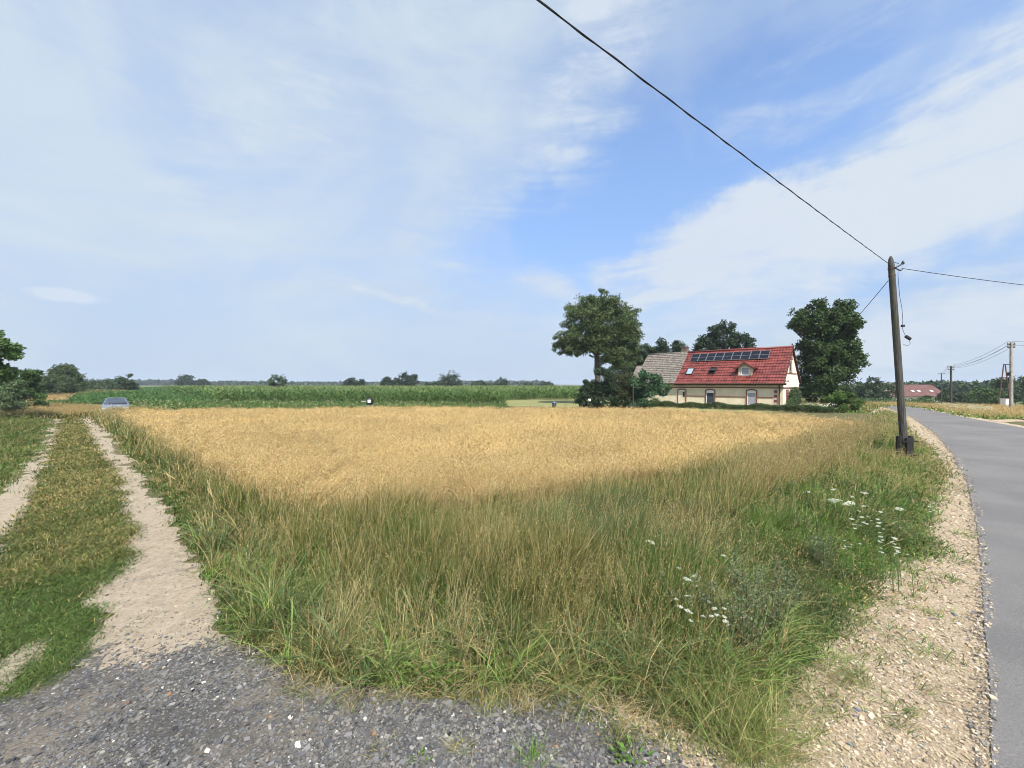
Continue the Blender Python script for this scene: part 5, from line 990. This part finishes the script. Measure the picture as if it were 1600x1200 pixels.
cluster([(ro.uniform(1318, 1348), ro.uniform(842, 860)) for _ in range(8)], (4, 7), (.36, .4), 'small white bloom', 'in the low patch below the roadside cluster', 'blooms below the roadside cluster')
# white blossom speckle on the far verge of the road
acc = Acc(); x, y = sample([G(1465, 634), G(1470, 642), G(1540, 652), G(1560, 648), G(1535, 641)], 420, 1.2); n = len(x); Q = np.stack([x, y, gz(x, y)+rng.uniform(.35, .6, n)], 1); V, T, CC = diamonds(Q, rng.normal(0, 1, (n, 3))*np.array([1, 1, .2]), np.full(n, .08), np.full(n, .07), pal([(.6, .62, .5)], n)); acc.add(V, T, CC)
tag(acc.build('verge_blossom', M_petal), kind='stuff')
# ------------------------------------------------------------------ single tufts and herbs one can point at
def tuft(name, px, py, hh, nb, pals, label, cat='grass tuft', w=4.0, spread=.03, lean=(.1, .7), dry=0., stalk=0., group=None, seeds=6):
    X, Y = G(px, py); a = Acc(); cx0 = np.zeros(1)
    # build in place then move the origin to the tuft's foot
    grass(a, np.array([X]), np.array([Y]), nb, np.array([hh]), np.array([dry]), pals, spread=spread, wmm=w, stalk=stalk, seeds=seeds, lean=lean, lodd=4)
    a.V = [v-np.array([X, Y, 0]) for v in a.V]; o = a.build(name, M_leaf); o.location = (X, Y, 0); return tag(o, label, cat, group)
YG = [(.16, .22, .055), (.20, .25, .07), (.12, .17, .045)]
tuft('grass_tuft', 1135, 1150, .62, 420, YG, 'largest yellow green grass tuft at the bottom where slate meets sand', w=4, spread=.13, lean=(.05, .8), dry=.25, stalk=.12)
tuft('grass_tuft', 1170, 1185, .55, 260, YG, 'dense fine-bladed tuft at the bottom edge just right of the largest one', w=3.6, spread=.10, lean=(.1, .9), dry=.2)
tuft('grass_tuft', 1040, 1110, .42, 150, YG, 'narrow tuft on the sandy strip left of the largest tuft', w=3.6, spread=.06, dry=.3)
tuft('grass_tuft', 968, 1165, .26, 90, YG, 'yellow green tuft at the right border of the slate gravel', w=4, spread=.05, dry=.25)
tuft('grass_tuft', 830, 1192, .16, 90, LUSH, 'bright green tuft on the slate at the bottom edge of the photo', w=4, spread=.05)
tuft('grass_tuft', 718, 1178, .15, 70, YG, 'sparse half dry tuft on the slate right of the bottom centre', w=3, spread=.04, dry=.6)
tuft('grass_tuft', 590, 1172, .13, 60, YG, 'dry thin tuft on the slate near the bottom centre', w=3, spread=.05, dry=.7)
tuft('grass_tuft', 545, 1112, .11, 45, YG, 'small straw tuft on the slate, left of the grass edge', w=3, spread=.04, dry=.6)
tuft('grass_tuft', 762, 1108, .20, 90, YG, 'upright green brown tuft at the edge of the slate', w=3.5, spread=.05, dry=.3)
tuft('grass_tuft', 820, 1110, .18, 80, DRY, 'orange brown dry tuft beside the upright one at the slate edge', w=3.5, spread=.05, dry=.9)
for (px, py, hh, nb, lab) in ((1452, 1022, .13, 110, 'wide flat tuft in the middle of the sandy shoulder'), (1470, 965, .16, 34, 'spidery spreading weed on the shoulder near the asphalt'), (1405, 1112, .12, 60, 'small dark green tuft low on the shoulder'), (1398, 1135, .10, 60, 'lowest dark green tuft on the shoulder'), (1432, 1075, .22, 30, 'thin upright weed on the lower shoulder'), (1290, 1108, .10, 50, 'small tuft on the shoulder right of the big fine-bladed tuft'),
                              (1486, 908, .12, 50, 'flat green weed touching the asphalt side of the shoulder'), (1500, 880, .22, 22, 'branching weed at the asphalt edge'), (1505, 838, .22, 22, 'pale upright weed at the asphalt edge under the pole'), (1425, 893, .10, 50, 'yellowish tuft beside the green tongue on the shoulder'), (1340, 1060, .14, 90, 'ragged yellow green patch tuft in the lower shoulder'), (1510, 770, .16, 30, 'light green weed at the inner edge of the road bend')):
    tuft('shoulder_weed' if nb < 40 else 'grass_tuft', px, py, hh, nb, LUSH+YG, lab, 'weed' if nb < 40 else 'grass tuft', w=5, spread=.05 if nb < 100 else .12, lean=(.3, 1.1), dry=.1)
for (px, py, hh, nb, lab) in ((1415, 868, .14, 160, 'low green tongue of grass reaching across the shoulder toward the road'), (1448, 866, .10, 110, 'tip of the green grass tongue nearest the asphalt'), (1445, 765, .14, 120, 'low green tuft at the inner side of the shoulder below the pole'), (1310, 1040, .16, 110, 'olive green tuft at the inner edge of the lower shoulder'), (1385, 985, .12, 80, 'thin yellowish tuft between shoulder stones above the wide flat tuft'), (1300, 1085, .10, 60, 'small ragged tuft below the olive green one on the shoulder')):
    tuft('grass_tuft', px, py, hh, nb, LUSH+YG, lab, w=5, spread=.13, lean=(.3, 1.1), dry=.1)
for (px, py, lab) in ((215, 975, 'small dark grass tuft alone on the bare wheel rut'), (172, 948, 'dark low tuft at the left side of the widened wheel rut'), (160, 1003, 'tiny dark tuft on the dirt just above the slate'), (300, 893, 'small flat tuft reaching in from the right of the rut')):
    tuft('grass_tuft', px, py, .05, 60, GREEN, lab, w=5, spread=.07, lean=(.5, 1.2))
# silvery mugwort plants: stem + leaves
def mugwort(px, py, hh, n, label, group=None):
    X, Y = G(px, py); e = empty('mugwort', (X, Y, 0), ro.uniform(0, 6), label, 'plant', group); b = MB(); Q = []; D = []
    for k in range(n):
        a = ro.uniform(0, 6.28); l = ro.uniform(.05, .36)*hh; tip = Vector((math.cos(a)*l, math.sin(a)*l, hh*ro.uniform(.75, 1.05))); base = Vector((math.cos(a)*.02, math.sin(a)*.02, 0)); mid = base.lerp(tip, .5)+Vector((0, 0, .08*hh)); b.tube([base, mid, tip], [.004, .003, .0015], 5, False)
        for j in range(34):
            t = ro.uniform(.15, 1.0)**.8; p = base.lerp(mid, t*2) if t < .5 else mid.lerp(tip, t*2-1); aa = ro.uniform(0, 6.28); dd = Vector((math.cos(aa), math.sin(aa), ro.uniform(.1, .9)))
            for q in range(3): Q.append(p+dd*.018*q*(1.3-t)*1.5); D.append(dd+Vector(ro.normal(0, .6, 3)))
    Q = np.array([tuple(v) for v in Q]); D = np.array([tuple(v) for v in D]); n_ = len(Q); V, T, CC = diamonds(Q, D, ro.uniform(.018, .038, n_), ro.uniform(.008, .014, n_), pal([(.135, .175, .085), (.185, .225, .13), (.09, .13, .05)], n_)); npmesh('leaves', V, T, CC, M_leaf, e)
    b.build('stems', solid('dark_stem', (.09, .06, .045), .7) if 'dark_stem' not in bpy.data.materials else bpy.data.materials['dark_stem'], e)
for (px, py, hh, n, lab) in ((1165, 1045, .72, 12, 'silvery mugwort with dark stems, nearest of the group by the shoulder'), (1205, 1010, .62, 10, 'silvery mugwort leaning right towards the sandy shoulder'), (1110, 1005, .58, 8, 'silvery mugwort left of the nearest one, under the umbels'), (1235, 965, .55, 9, 'smaller silvery mugwort farther back at the shoulder edge'), (1060, 1000, .55, 8, 'slim grey green mugwort in the grass left of the umbels'), (1290, 905, .5, 8, 'grey green mugwort in the lush grass near the shoulder'), (1160, 960, .6, 10, 'silvery mugwort behind the nearest one')): mugwort(px, py, hh, n, lab)
# broad-leaved weed at the slate edge
def broadleaf(px, py, label, nl=14, s=.05, hh=.16):
    X, Y = G(px, py); e = empty('leafy_weed', (X, Y, 0), 0, label, 'weed'); n = nl*5; a = ro.uniform(0, 6.28, n); r_ = ro.uniform(0, .12, n); z = ro.uniform(.02, hh, n); Q = np.stack([r_*np.cos(a), r_*np.sin(a), z], 1); D = np.stack([np.cos(a), np.sin(a), ro.uniform(.1, .8, n)], 1); V, T, CC = diamonds(Q, D, ro.uniform(.6, 1.2, n)*s, np.full(n, s*.55), pal(LUSH, n)); npmesh('leaves', V, T, CC, M_leaf, e); b = MB(); [b.tube([(0, 0, 0), (math.cos(t)*.05, math.sin(t)*.05, hh*.7)], .002, 4) for t in range(6)]; b.build('stems', M_stem, e)
broadleaf(690, 1075, 'leafy bright green weed at the slate edge below the grass'); broadleaf(650, 1068, 'low leafy weed left of the brighter one at the slate edge'); broadleaf(655, 1188, 'tiny leafy seedling on the slate at the bottom', 3, .03, .05); broadleaf(990, 1195, 'rosette of broad leaves at the bottom edge beside the sand', 7, .045, .08)
# ------------------------------------------------------------------ air
hm = bpy.data.materials.new('haze'); hm.use_nodes = True; hn = hm.node_tree; hn.nodes.clear(); pv = hn.nodes.new('ShaderNodeVolumePrincipled'); oo = hn.nodes.new('ShaderNodeOutputMaterial')
pv.inputs['Color'].default_value = (.72, .82, .95, 1); pv.inputs['Density'].default_value = .00030; pv.inputs['Anisotropy'].default_value = .0; hn.links.new(pv.outputs[0], oo.inputs['Volume'])
tag(MB().box(-4500, 4500, -4500, 4500, -4.2, 32).build('haze', hm), kind='stuff')
